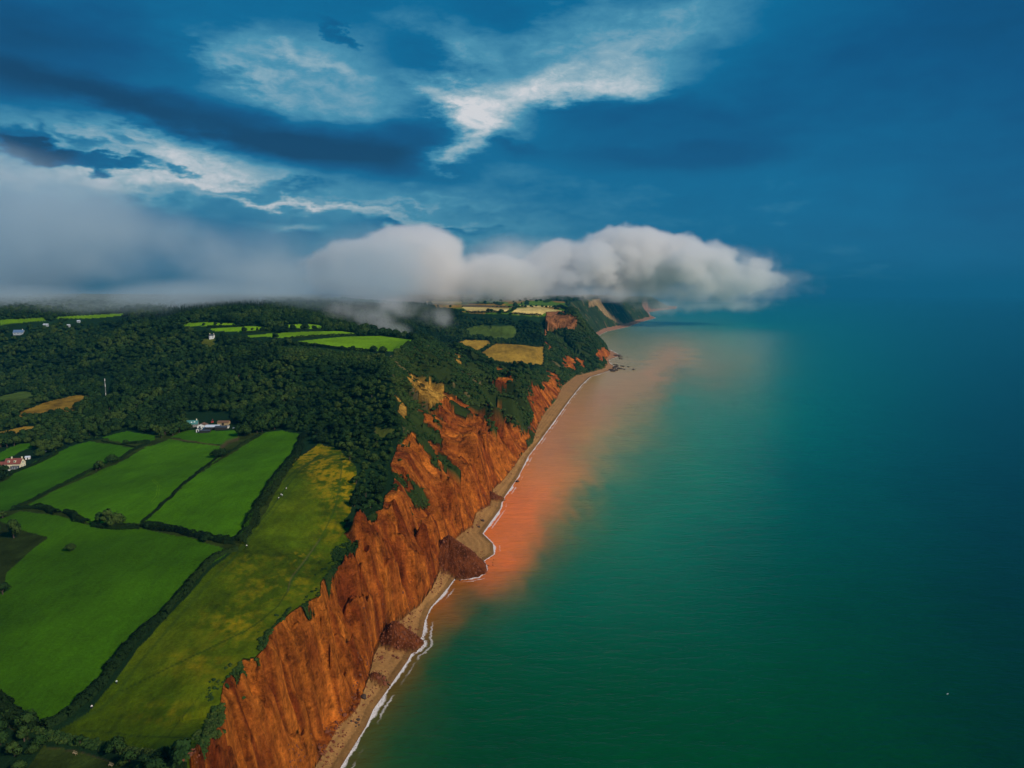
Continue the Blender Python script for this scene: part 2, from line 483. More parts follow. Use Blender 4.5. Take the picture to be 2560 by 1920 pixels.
def terrain(x, y):
    """height and zone data for flat arrays"""
    dF, sF, aF, zF = poly_dist(Ft, x, y)
    dS, sS, aS, _ = poly_dist(S, x, y)
    dE, sE, aE, zE = poly_dist(EG, x, y)
    inland = land_side(EG, x, y); onshore = land_side(Ft, x, y); wet = ~land_side(S, x, y)
    base = tps(x, y)
    base = base + fbm(x / 140, y / 140, 3, 3) * 5 * sm(20, 120, dE) + fbm(x / 30, y / 30, 9, 3) * 1.4 * sm(5, 40, dE)
    top = zE + (base - zE) * sm(0, 22, dE)
    # cliff zone
    k = dF / (dF + dE + 1e-6)
    near = sm(1500, 900, y)                      # rocky near part
    # gullies run down the slope: keyed on the arc length of the foot line
    wob = fbm(x / 22, y / 22, 40, 2) * 8
    s = aF + wob
    far_s = sm(1100, 3000, y)
    g1 = np.abs(fbm(s / 20, k * 0.9, 21, 3) * 2)
    g2 = np.abs(fbm(s / 7.0, k * 1.8, 22, 3) * 2)
    g3 = fbm(s / 2.6, k * 5 + 3, 23, 3)
    g4 = fbm(s / 75, k * 0.6, 24, 2)
    env = np.clip(k * 6, 0, 1) * np.clip((1 - k) * 5, 0, 1)
    hh = zE - zF
    prof = k + near * 0.10 * np.sin(np.pi * k) + 0.03 * np.sin(k * 19 + s / 22) * env * near
    prof = prof + (.10 * np.sin(2 * np.pi * (k * 1.0 + .5))) * near * -1.0 * 0 + near * .16 * np.sin(np.pi * k) * (fbm(s / 55, k * 0 + 2, 26, 2) * 2)
    wm = sm(360, 560, y) * (1 - sm(1500, 1800, y))
    kl = .17 + .05 * fbm(s / 40, k * 0 + 6, 27, 2) * 2
    pm = np.where(k < kl, k / kl * .40, .40 + (k - kl) / (1 - kl) * .60)
    prof = prof * (1 - wm) + pm * wm
    cz = zF + hh * prof
    amp = np.clip(hh / 60, 0.5, 2.2) * 1.7
    rockz = (-(0.5 - np.clip(g1, 0, .5)) * 26 - (0.5 - np.clip(g2, 0, .5)) * 6.5 + g3 * 3.2 + g4 * 26 + 8.5) * env * amp * (1 - .60 * wm * sm(.2, .38, k))
    vegz = (-(0.5 - np.clip(np.abs(fbm(s / 60, k, 31, 3) * 2), 0, .5)) * 18 + g4 * 24 + fbm(x / 16, y / 16, 33, 3) * 5 + 6) * env
    cz = cz + rockz * near + vegz * (1 - near)
    cz = np.maximum(cz, zF)
    z = np.where(inland, top, np.where(onshore, cz, 0))
    beach = 3.5 * dS / (dS + dF + 1e-6)
    z = np.where(~onshore & ~wet, beach, z)
    z = np.where(wet, -np.minimum(dS * 0.10, 14), z)
    slip = np.zeros(x.shape)
    for (c, hc, R) in CONES:
        r = np.hypot((x - c[0]), (y - c[1]))
        th = np.arctan2(y - c[1], x - c[0])
        Rr = cone_r(c, R, th)
        cone = hc * (1 - r / Rr) + fbm(x / 3, y / 3, 70, 3) * 1.8 + fbm(x / .9, y / .9, 71, 2) * .9 + np.abs(fbm(th * 6, r / 30, 72, 3)) * 2.0
        m = (cone > z) & (r < Rr * 1.15) & (np.where(wet, -dS, dS) > -30)
        slip = np.where(m, np.clip((cone - z) / 1.5, 0, 1), slip)
        z = np.where(m, cone, z)
    # rock cap on the headland: an upright band just under the rim
    return z, dict(dF=dF, sF=sF, dS=dS, sS=sS, dE=dE, sE=sE, k=k, s=s, slip=slip, inland=inland, onshore=onshore, wet=wet, aF=aF)


# ------------------------------------------------------------------ the land grid
xa = np.concatenate([np.linspace(-1.25, -0.80, 150, endpoint=False), np.linspace(-0.80, 0.24, 900, endpoint=False), np.linspace(0.24, 0.40, 60)])
ya = np.exp(np.linspace(math.log(120), math.log(15500), 1120))
NX, NY = len(xa), len(ya)
GX = (xa[None, :] * ya[:, None]).ravel(); GY = np.repeat(ya, NX)
GZ, D = terrain(GX, GY)
GU, GV = PX(GX, GY, GZ)

# colours (linear reflectance)
c_green = np.array([0.058, 0.165, 0.001]); c_green2 = np.array([0.043, 0.138, 0.001]); c_bright = np.array([0.16, 0.32, 0.006])
c_wood = np.array([0.010, 0.030, 0.010]); c_scrub = np.array([0.024, 0.040, 0.009]); c_straw = np.array([0.42, 0.25, 0.030]); c_dull = np.array([0.042, 0.066, 0.010])
c_meadow = np.array([0.060, 0.100, 0.002]); c_yel = np.array([0.34, 0.22, 0.004]); c_rock = np.array([0.60, 0.175, 0.022]); c_rock2 = np.array([0.22, 0.046, 0.009])
c_outc = np.array([0.50, 0.27, 0.045]); c_slip = np.array([0.120, 0.033, 0.009]); c_beach = np.array([0.34, 0.180, 0.060]); c_beachr = np.array([0.34, 0.17, 0.10])
c_tan = np.array([0.22, 0.15, 0.07]); c_path = np.array([0.035, 0.075, 0.010]); c_trail = np.array([0.20, 0.16, 0.06]); c_soil = np.array([0.10, 0.065, 0.03])
c_cap = np.array([0.33, 0.13, 0.045]); c_pale = np.array([0.62, 0.46, 0.15])

FIELDS = [  # name, polygon, colour, label
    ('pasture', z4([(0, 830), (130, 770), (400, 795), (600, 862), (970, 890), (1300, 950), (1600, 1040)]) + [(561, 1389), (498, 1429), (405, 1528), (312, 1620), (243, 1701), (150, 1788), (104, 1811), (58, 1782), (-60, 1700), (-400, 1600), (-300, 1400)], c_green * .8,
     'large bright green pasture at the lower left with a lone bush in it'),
    ('pasture', z4([(985, 845), (1330, 925), (1640, 958), (1720, 880), (1760, 720), (1900, 550), (2030, 380), (2070, 240), (1950, 212), (1830, 225), (1560, 390), (1300, 560), (1100, 750)]), c_green * 1.05,
     'long green pasture beside the thick hedge of the yellow meadow'),
    ('pasture', z4([(165, 735), (350, 640), (800, 440), (980, 340), (1170, 275), (1520, 315), (1560, 370), (1500, 410), (1270, 580), (1100, 740), (970, 855), (870, 850), (620, 850), (560, 820), (440, 770), (300, 745)]), c_green,
     'middle green pasture below the farm with curved tyre tracks'),
    ('paddock', z4([(1190, 260), (1290, 215), (1660, 210), (1640, 260), (1560, 300), (1400, 295)]), c_green2 * 1.1, 'small green paddock in front of the white farm buildings'),
    ('pasture', z4([(-200, 680), (0, 570), (240, 430), (480, 320), (620, 285), (940, 335), (900, 350), (700, 460), (560, 530), (350, 625), (150, 735), (90, 755), (-100, 790)]), c_green2,
     'green pasture right of the red roofed house'),
    ('paddock', z4([(700, 262), (880, 210), (1080, 250), (1070, 280), (960, 300), (850, 300)]), c_green2, 'small green field at the foot of the wood'),
    ('lawn', z4([(-60, 400), (120, 310), (250, 290), (240, 310), (60, 400), (-60, 450)]), c_green2, 'green strip above the red roofed house'),
    ('lawn', z4([(320, 240), (390, 220), (390, 260), (330, 285)]), c_green2, 'small square of grass among dark trees'),
    ('stubble_field', z1([(90, 1085), (240, 1010), (420, 950), (620, 910), (740, 920), (690, 970), (600, 1030), (540, 1060), (370, 1070), (270, 1100)]), c_straw * .8, 'brown gold field near the mast'),
    ('stubble_field', z1([(-100, 1230), (0, 1200), (180, 1165), (380, 1155), (330, 1200), (180, 1240), (60, 1290), (0, 1325), (-100, 1380)]), c_straw * .8, 'gold field at the left edge above the red roofed house'),
    ('rough_pasture', z1([(-200, 960), (0, 920), (160, 880), (330, 885), (280, 930), (200, 990), (60, 985), (-200, 1030)]), c_dull * 1.6, 'dull green field at the left edge'),
    ('pasture', z1([(-200, 330), (0, 318), (360, 295), (360, 320), (200, 335), (0, 350), (-200, 370)]), c_bright * .8, 'thin green strip of field at the far left'),
    ('pasture', z1([(430, 292), (1000, 262), (960, 282), (740, 302), (440, 304)]), c_bright * .85, 'thin green strip of field below the fog'),
    ('pasture', zu([(1040, 335), (1300, 310), (1500, 292), (1830, 285), (2120, 320), (2150, 350), (1960, 425), (1700, 410), (1500, 400), (1300, 365), (1120, 350)]), c_bright, 'largest bright green field on the hilltop next to the cliff'),
    ('pasture', zu([(610, 285), (850, 262), (1240, 243), (1480, 243), (1650, 268), (1500, 278), (1100, 295), (960, 305), (800, 290), (680, 300)]), c_bright, 'second bright green field on the hilltop'),
    ('pasture', zu([(1000, 185), (1200, 178), (1350, 205), (1250, 224), (1000, 210)]), c_bright * .9, 'small hilltop field behind round trees'),
    ('pasture', zu([(300, 218), (620, 200), (740, 198), (900, 235), (600, 247), (330, 240)]), c_bright * .9, 'hilltop field with a row of small trees'),
    ('pasture', zu([(50, 192), (120, 166), (300, 163), (520, 170), (530, 190), (280, 195), (100, 198)]), c_bright * .9, 'leftmost of the bright hilltop fields'),
    ('pasture', zu([(820, 157), (1000, 157), (1000, 168), (840, 168)]), c_bright * .9, 'highest sliver of hilltop field'),
    ('stubble_field', z3([(45, 735), (180, 690), (340, 695), (350, 725), (210, 808), (120, 770)]), c_straw * 1.0, 'smaller golden field in the combe'),
    ('stubble_field', z3([(220, 820), (390, 715), (560, 725), (715, 735), (720, 880), (560, 870), (300, 850)]), c_straw * .82, 'larger golden field in the combe beside the cliff edge'),
    ('rough_pasture', z3([(180, 610), (280, 590), (500, 590), (530, 620), (520, 690), (360, 690), (200, 660)]), c_dull * 1.5, 'olive rough pasture above the golden fields'),
    ('stubble_field', z3([(150, 462), (480, 472), (470, 500), (200, 498)]), c_pale, 'pale corn field left on the headland top'),
    ('stubble_field', z3([(490, 507), (530, 470), (700, 465), (850, 490), (730, 502), (690, 522)]), c_pale, 'pale corn field at the headland cliff edge'),
    ('stubble_field', z3([(550, 452), (810, 456), (800, 464), (560, 464)]), c_pale * .9, 'thin far corn field on the headland'),
    ('ploughed_field', z3([(150, 445), (500, 458), (500, 466), (160, 461)]), c_soil, 'dark brown strip of field on the headland'),
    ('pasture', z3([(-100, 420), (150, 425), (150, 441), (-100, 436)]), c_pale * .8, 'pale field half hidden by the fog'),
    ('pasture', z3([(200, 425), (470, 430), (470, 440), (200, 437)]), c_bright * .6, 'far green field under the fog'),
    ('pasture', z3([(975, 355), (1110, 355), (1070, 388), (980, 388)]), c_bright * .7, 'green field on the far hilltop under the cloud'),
    ('stubble_field', z3([(915, 500), (1010, 515), (1005, 555), (960, 560), (925, 530)]), c_straw * .6, 'tan field in the far valley'),
]
MEADOW = zd([(650, 985), (690, 958), (735, 972), (768, 1010), (768, 1060), (757, 1110), (742, 1140), (790, 1150), (770, 1190), (720, 1260), (660, 1320), (600, 1375), (535, 1440), (500, 1500), (490, 1560), (410, 1640), (330, 1640),
             (150, 1600), (110, 1590), (190, 1540), (250, 1470), (300, 1400), (400, 1290), (460, 1225), (520, 1180), (570, 1110), (610, 1040), (640, 990)])
GLADE = z4([(0, 840), (190, 910), (315, 950), (320, 965), (170, 1070), (130, 1110), (50, 1190), (40, 1300), (-50, 1340)])
BL_GLADE = [(70, 1920), (110, 1865), (180, 1872), (300, 1915), (330, 2000), (0, 2000)]
SCRUBLAND = z2([(0, 520), (400, 560), (800, 590), (880, 640), (850, 700), (600, 690), (300, 640), (0, 600)])

un = GU + fbm(GX / 18, GY / 18, 51, 3) * 10 * np.clip(700 / GY, .1, 1); vn = GV + fbm(GX / 18, GY / 18, 52, 3) * 8 * np.clip(700 / GY, .05, 1)
su_ = GU + fbm(GX / 30, GY / 30, 55, 4) * 60 * np.clip(900 / GY, .1, 1.2); sv_ = GV + fbm(GX / 30, GY / 30, 56, 4) * 70 * np.clip(900 / GY, .1, 1.2)
C = np.tile(c_wood, (len(GX), 1)); ROCK = np.zeros(len(GX))
FID = np.zeros(len(GX), int)          # 0 ground
n1 = fbm(GX / 45, GY / 45, 81, 4); n2 = fbm(GX / 7, GY / 7, 82, 3)




inl = D['inland'] & (D['dE'] > 0.8)
_bl = z4([(-100, 600), (620, 280), (1290, 210), (2080, 235), (2000, 900), (1600, 1040), (0, 900)]) + [(-100, 1320)]
m = inside(_bl, GU, GV) & inl; C[m] = (c_dull * .7 * (1 + n2[:, None]))[m]
mead = inside(MEADOW, un, vn) & inl
n3 = fbm(GX / 1.8, GY / 3.5, 83, 3); mc = c_meadow * (1 + n1[:, None] * 1.1 + n2[:, None] * .6 + n3[:, None] * .5) * (1 + np.clip(n1 * 2, 0, 1)[:, None] * np.array([.35, -.05, 0]))
n0 = fbm(GX / 150, GY / 150, 88, 3); ymask = np.zeros(len(GX))
for (cu, cv, ru, rv, am) in [(765, 1135, 50, 30, 1.0), (845, 1210, 45, 60, .7), (800, 1170, 30, 40, .6), (865, 1190, 18, 50, .9), (755, 1395, 40, 14, .8), (830, 1330, 40, 30, .35), (740, 1460, 60, 40, .35),
                             (590, 1560, 80, 40, .4), (500, 1660, 90, 40, .25), (640, 1480, 60, 30, .3), (420, 1780, 80, 30, .25), (880, 1290, 25, 30, .3), (610, 1410, 60, 40, .2)]:
    ymask += am * np.exp(-((GU - cu) / ru) ** 2 - ((GV - cv) / rv) ** 2)
ymask = np.clip(ymask * (0.50 + 2.2 * n2 + 1.6 * n1 + 2.6 * fbm(GX / 2.2, GY / 3.0, 89, 3)) * 1.15, 0, .9)
mc = mc * (1 - ymask[:, None]) + c_yel * ymask[:, None]
C[mead] = mc[mead]; FID[mead] = 100
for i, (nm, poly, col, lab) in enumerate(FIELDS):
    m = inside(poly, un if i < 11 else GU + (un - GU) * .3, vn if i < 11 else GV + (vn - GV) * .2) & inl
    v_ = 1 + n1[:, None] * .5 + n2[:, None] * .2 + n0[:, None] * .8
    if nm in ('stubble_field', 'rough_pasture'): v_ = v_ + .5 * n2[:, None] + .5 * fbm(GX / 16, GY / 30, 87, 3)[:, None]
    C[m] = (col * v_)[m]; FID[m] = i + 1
m = inside(GLADE, un, vn) & inl; C[m] = (c_dull * .55 * (1 + n2[:, None]))[m]; FID[m] = 0
m = inside(BL_GLADE, un, vn) & inl; C[m] = (c_dull * .9 * (1 + n2[:, None]))[m]; FID[m] = 0
SCR = inside(SCRUBLAND, un, vn) & inl; C[SCR] = (c_dull * 1.5 * (1 + n1[:, None] + n2[:, None]))[SCR]


_t = inside(z3([(-60, 405), (400, 400), (860, 425), (890, 480), (860, 505), (690, 530), (480, 515), (190, 506), (-40, 470)]), GU, GV) & inl & (FID == 0) & (GY > 1800)
_tc = np.where((fbm(GX / 90, GY / 260, 160, 2) > .02)[:, None], c_straw * .55, c_bright * .45) * (1 + .6 * n1[:, None])
C[_t] = _tc[_t]
for _g in (z1([(1590, 490), (1640, 460), (1700, 470), (1690, 550), (1660, 580), (1600, 540)]), z2([(740, 1160), (900, 1180), (960, 1230), (800, 1260), (760, 1230)])):
    m = inside(_g, un, vn) & inl; C[m] = (c_dull * 1.6 * (1 + n2[:, None]) * np.array([1.5, 1.1, 1]))[m]


def stroke(poly, wpx, col, mask, amt=1.0):
    """a worn line on the ground, given in the photo's pixels, drawn on the terrain with a real width"""
    Pn = np.array([(a, b, 0) for a, b in poly], float)
    sel = np.where(mask & (GU > Pn[:, 0].min() - 20) & (GU < Pn[:, 0].max() + 20) & (GV > Pn[:, 1].min() - 20) & (GV < Pn[:, 1].max() + 20))[0]
    if len(sel) == 0: return
    d = poly_dist(Pn, GU[sel], GV[sel])[0]
    a = np.clip(1.2 - d / wpx, 0, 1)[:, None] * amt
    C[sel] = C[sel] * (1 - a) + col * a


for pl, wd, cc, am in [
    (z7([(860, -20), (760, 110), (700, 200), (690, 250), (620, 360), (480, 480), (360, 560), (150, 660), (0, 735)]), 2.2, c_path * .6, .8),
    ([(500, 1632), (420, 1670), (350, 1705), (300, 1730)], 2.2, c_path * .6, .8),
    ([(184, 1825), (260, 1829), (330, 1840), (420, 1843), (500, 1846)], 2.4, c_path * .6, .8),
    ([(420, 1842), (450, 1800), (500, 1740), (550, 1700)], 2.0, c_path * .6, .6),
    (z6([(470, 110), (490, 200), (470, 360), (440, 520), (400, 620), (350, 720), (300, 820), (200, 950), (100, 1100), (60, 1200)]), 2.6, c_path * 1.0, .7),
    (z6([(30, 330), (130, 230), (300, 150), (450, 110)]), 2.6, c_path * .8, .8),
    (z4([(2212, 380), (2080, 480), (1980, 600), (1880, 740), (1780, 860), (1700, 990), (1600, 1110), (1500, 1200)]), 2.6, c_path * .8, .8),
    (z4([(2100, 520), (1900, 760), (1800, 880), (1720, 980), (1580, 1130)]), 1.6, c_path, .6),
    ([(543, 1434), (500, 1480), (440, 1550), (380, 1620), (330, 1680), (290, 1740), (240, 1780), (190, 1800)], 5, c_path * .9, .5),
    (z4([(2212, 960), (2120, 1090), (2010, 1230), (1990, 1320)]), 2.0, c_trail * .6, .6),
    (z4([(1760, 1045), (1900, 1030), (2000, 1005)]), 1.4, c_path * .6, .6),
    (z4([(1050, 555), (1090, 590), (1080, 660), (1040, 710)]), 0.9, c_bright, .5), (z4([(1060, 545), (1105, 590), (1095, 670), (1050, 720)]), 0.9, c_bright, .4),
    (z4([(1190, 270), (1330, 285), (1500, 315)]), 1.6, c_soil, .8), (z4([(1530, 330), (1570, 290), (1640, 270)]), 6, c_soil, .8),
    ([(0, 1797), (30, 1820), (75, 1850), (96, 1862)], 3, c_trail * .35, .8), ([(110, 1868), (200, 1880), (300, 1912), (360, 1935)], 2.5, c_trail * .3, .7),
    (z2([(740, 1180), (780, 1240), (760, 1290)]), 1.5, c_trail, .6), (z2([(880, 600), (850, 640), (810, 650)]), 1.8, c_trail, .9)]:
    stroke(pl, wd, cc, inl, am)

# cliffs
cl = D['onshore'] & ~inl
kk = D['k']
veg_default = sm(1160, 1120, GV + fbm(GX / 25, GY / 25, 91, 3) * 60)      # above this line the slope is mostly scrub
RED = [z2([(1190, 990), (1340, 940), (1480, 1060), (1600, 1140), (1640, 1070), (1720, 1060), (1760, 1120), (1880, 1170), (1900, 1240), (2000, 1200), (1900, 1400), (1700, 1580), (870, 1580), (880, 1380), (950, 1250), (1010, 1210), (1100, 1380), (1200, 1500), (1240, 1400), (1190, 1310), (1310, 1280), (1190, 1160)]),
       z2([(1950, 850), (2100, 820), (2212, 850), (2212, 900), (2100, 1050), (2050, 1130), (2000, 1180), (1930, 1100), (1990, 1040)]),
       z2([(1700, 730), (1800, 720), (1840, 790), (1760, 790)]), z2([(2090, 740), (2140, 740), (2200, 840), (2130, 830)]),
       z2([(1100, 1060), (1190, 1100), (1200, 1290), (1130, 1250), (1040, 1150)]),
       z3([(830, 800), (900, 810), (950, 880), (880, 900)]), z3([(940, 810), (1000, 800), (1000, 860), (950, 870)]), z3([(1080, 760), (1150, 745), (1215, 800), (1150, 835), (1070, 810)]),
       z3([(1130, 880), (1200, 865), (1180, 900)]), z3([(722, 720), (750, 720), (770, 780), (735, 780)]), z3([(725, 920), (780, 920), (850, 1020), (800, 1000)]),
       z3([(600, 1030), (700, 1060), (760, 1000), (830, 1020), (790, 1100), (700, 1190), (640, 1230), (600, 1100)])]
GRN = [z2([(1000, 1120), (1100, 1080), (1190, 1180), (1340, 1240), (1300, 1290), (1200, 1310), (1230, 1420), (1190, 1450), (1080, 1310), (1010, 1180)]),
       z2([(1240, 1340), (1330, 1320), (1370, 1440), (1380, 1540), (1290, 1500), (1250, 1420)]), z6([(920, 250), (1060, 330), (1130, 450), (1140, 580), (1080, 520), (1040, 380), (940, 300)]),
       z2([(1590, 1150), (1700, 1130), (1710, 1190), (1640, 1200)]), z2([(1270, 1080), (1340, 1130), (1330, 1170), (1260, 1120)]), z6([(1060, 0), (1140, 100), (1230, 180), (1180, 190), (1080, 60)])]
OUT = [z2([(1000, 720), (1060, 790), (1140, 830), (1160, 800), (1260, 860), (1340, 920), (1220, 975), (1180, 990), (1130, 930), (1060, 850), (1010, 770)]),
       z2([(930, 900), (1000, 1030), (1000, 1110), (970, 1100), (925, 1040)]), z2([(1350, 590), (1400, 600), (1430, 650), (1400, 660)])]
CAP = z3([(735, 497), (860, 490), (945, 540), (950, 605), (870, 615), (770, 615), (742, 645), (736, 705), (722, 690), (728, 560)])
SCAR = z3([(1030, 425), (1110, 400), (1125, 450), (1165, 500), (1290, 592), (1240, 582), (1140, 520), (1085, 455), (1030, 462)])
red = veg_default < 0.5
for p in RED: red |= inside(p, su_, sv_)
grn = np.zeros(len(GX), bool)
for p in GRN: grn |= inside(p, su_, sv_)
red &= ~grn
rimveg = (kk > 0.90 - 0.12 * n1) & (fbm(GX / 12, GY / 12, 95, 3) > 0.06)
red &= ~(rimveg & (GV > 1100))
rs = fbm(D['s'] / 9, kk * 1.2, 101, 4); rs2 = fbm(D['s'] / 2.2, kk * 3, 102, 3); band = fbm(GZ / 5 + n1 * 3, GZ * 0 + 3, 103, 3)
t = np.clip(0.45 + rs * 1.5 + n1 * .8 + rs2 * 1.3 + band * .6, 0, 1)[:, None]
rockc = (c_rock2 * (1 - t) + c_rock * t) * (1 + .35 * rs2[:, None])
sc = c_scrub * (1 + n1[:, None] * .9 + rs[:, None] * 1.0)
sc = np.where((np.clip(fbm(D['s'] / 14, kk * 2, 104, 3), 0, 1) > 0.22)[:, None], sc * .5 + c_tan * .5, sc)
m = cl & red; C[m] = rockc[m]; ROCK[m] = 1
m = cl & ~red; C[m] = sc[m]
o = np.zeros(len(GX), bool)
for p in OUT: o |= inside(p, GU + (su_ - GU) * .4, GV + (sv_ - GV) * .4)
m = o & (D['dE'] < 200); C[m] = (c_outc * (1 + rs[:, None] + rs2[:, None]))[m]; ROCK[m] = 1
m = inside(CAP, GU, GV) & (GY > 1850) & (GY < 2300); C[m] = (c_cap * (1 + 1.6 * rs2[:, None] + .6 * rs[:, None]))[m]; ROCK[m] = 1
m = inside(SCAR, GU, GV) & (GY > 3000); C[m] = (c_tan * 1.3 * (1 + rs[:, None]))[m]; ROCK[m] = .6
# beach: tan shingle, pinker further off; wet strip by the water
bch = ~D['onshore'] & ~D['wet']
bt = sm(900, 3000, GY)[:, None]
bc = (c_beach * (1 - bt) + c_beachr * bt) * (1 + .25 * n2[:, None] + .25 * np.sin(D['dS'] * 1.3 + n1 * 6)[:, None] * .4)
bc = np.where((D['dS'] < 3.0 + 2 * n1)[:, None], bc * .6, bc)
C[bch] = bc[bch]
m = D['wet']; C[m] = c_beach * .5
m = D['slip'] > 0.02
sl = np.clip(D['slip'], 0, 1)[:, None]
slc = c_slip * (1 + 1.5 * n2[:, None] + .5 * fbm(GX / 1.6, GY / 1.6, 120, 2)[:, None])
C[m] = (C * (1 - sl) + slc * sl)[m]; ROCK[m] = .35
C = np.clip(C, 0.002, 0.9)


# ------------------------------------------------------------------ terrain material
def terrain_mat():
    m = bpy.data.materials.new('ground_cover'); m.use_nodes = True; t = m.node_tree
    bs = t.nodes['Principled BSDF']; bs.inputs['Roughness'].default_value = 0.92
    bs.inputs['Specular IOR Level'].default_value = 0.04
    a = t.nodes.new('ShaderNodeAttribute'); a.attribute_name = 'Col'
    r = t.nodes.new('ShaderNodeAttribute'); r.attribute_name = 'rock'; rk = E(t, r.outputs['Fac'])
    g = t.nodes.new('ShaderNodeTexCoord'); ob = g.outputs['Object']
    mp = t.nodes.new('ShaderNodeMapping'); mp.inputs['Scale'].default_value = (1, 1, 0.30); t.links.new(ob, mp.inputs[0])
    streak = noise(t, mp.outputs[0], 0.45, 7, 0.65); st2 = noise(t, mp.outputs[0], 0.09, 5, 0.6)
    mpb = t.nodes.new('ShaderNodeMapping'); mpb.inputs['Scale'].default_value = (.03, .03, .55); t.links.new(ob, mpb.inputs[0]); bed = noise(t, mpb.outputs[0], 1.0, 4, 0.6)
    grain = noise(t, ob, 0.7, 6, 0.7); big = noise(t, ob, 0.03, 5, 0.6)
    mp2 = t.nodes.new('ShaderNodeMapping'); mp2.inputs['Rotation'].default_value = (0, 0, math.radians(28)); mp2.inputs['Scale'].default_value = (1, .12, 1); t.links.new(ob, mp2.inputs[0])
    mow = noise(t, mp2.outputs[0], 0.35, 3, 0.6)
    crag = noise(t, ob, 0.16, 9, 0.72)
    grs = (grain - .5) * 1.25 + (big - .5) * .7 + (mow - .5) * .5 + 1.0
    rck = (streak - .5) * 1.3 + (st2 - .5) * 1.5 + (bed - .5) * .6 + (crag - .5) * 2.6 + (grain - .5) * .8 + (grain - .5) * .8 + .95
    f = (grs * (1.0 - rk) + rck * rk).max(0.12)
    t.links.new(mixc(t, 1.0, a.outputs['Color'], comb(t, f, f, f), 'MULTIPLY'), bs.inputs['Base Color'])
    b = t.nodes.new('ShaderNodeBump'); b.inputs['Distance'].default_value = 1.0; b.inputs['Strength'].default_value = 1.0
    hgt = (streak * 1.6 + st2 * 4.0 + bed * .6 + crag * 6.5) * rk + grain * (1.0 - rk) * .7
    t.links.new(hgt.k, b.inputs['Height']); t.links.new(b.outputs[0], bs.inputs['Normal'])
    return m


M_GROUND = terrain_mat()
idx = np.arange(NX * NY).reshape(NY, NX)
quads = np.stack([idx[:-1, :-1], idx[:-1, 1:], idx[1:, 1:], idx[1:, :-1]], -1).reshape(-1, 4)
deep = D['wet'] & (D['dS'] > 70)
quads = quads[~deep[quads].all(1)]
# normals of the whole sheet, so the pieces shade as one
co = np.stack([GX, GY, GZ], 1)
ga = co.reshape(NY, NX, 3)
du = np.gradient(ga, axis=1); dv = np.gradient(ga, axis=0)
NRM = np.cross(du, dv).reshape(-1, 3); NRM /= np.linalg.norm(NRM, axis=1, keepdims=True)


def sub_sheet(name, mask_faces, label, kind='structure', cat=None):
    q = quads[mask_faces]
    if len(q) < 4: return None
    used = np.unique(q); rm = np.full(NX * NY, -1); rm[used] = np.arange(len(used))
    me = mesh_np(name, co[used], rm[q], M_GROUND)
    at = me.attributes.new('Col', 'FLOAT_COLOR', 'POINT')
    cc = np.ones((len(used), 4), np.float32); cc[:, :3] = C[used]; at.data.foreach_set('color', cc.ravel())
    at = me.attributes.new('rock', 'FLOAT', 'POINT'); at.data.foreach_set('value', ROCK[used].astype(np.float32))
    me.normals_split_custom_set_from_vertices([tuple(v) for v in NRM[used].tolist()])
    o = link(name, me)
    tag(o, label, cat, None, kind)
    return o


fq = quads[:, 0]
cls = np.zeros(len(GX), int)          # 0 ground,1 cliff,2 beach/seabed, >=10 fields
cls[cl] = 1; cls[~D['onshore']] = 2; cls[(D['slip'] > .3)] = 3
ff = (FID > 0) & inl; cls[ff] = 10 + FID[ff]
cls[cl & (GY > 2900)] = 4
qc = cls[fq]
sub_sheet('hills', qc == 0, 'dark wooded and scrubby ground of the coastal hills', cat='hills')
sub_sheet('cliff', qc == 1, 'red sandstone sea cliff with scrub on its upper slopes', cat='cliff')
sub_sheet('cliff', qc == 4, 'distant dark green sea cliffs beyond the headland', cat='cliff')
sub_sheet('beach', qc == 2, 'narrow shingle beach at the foot of the cliffs', cat='beach')
sub_sheet('landslip', qc == 3, 'dark brown fans of fallen earth at the foot of the cliff', cat='landslip')
sub_sheet('meadow', qc == 110, 'yellow green clifftop meadow with flower patches and footpaths', cat='meadow')
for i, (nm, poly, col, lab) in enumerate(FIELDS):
    sub_sheet(nm, qc == 11 + i, lab, cat='field')

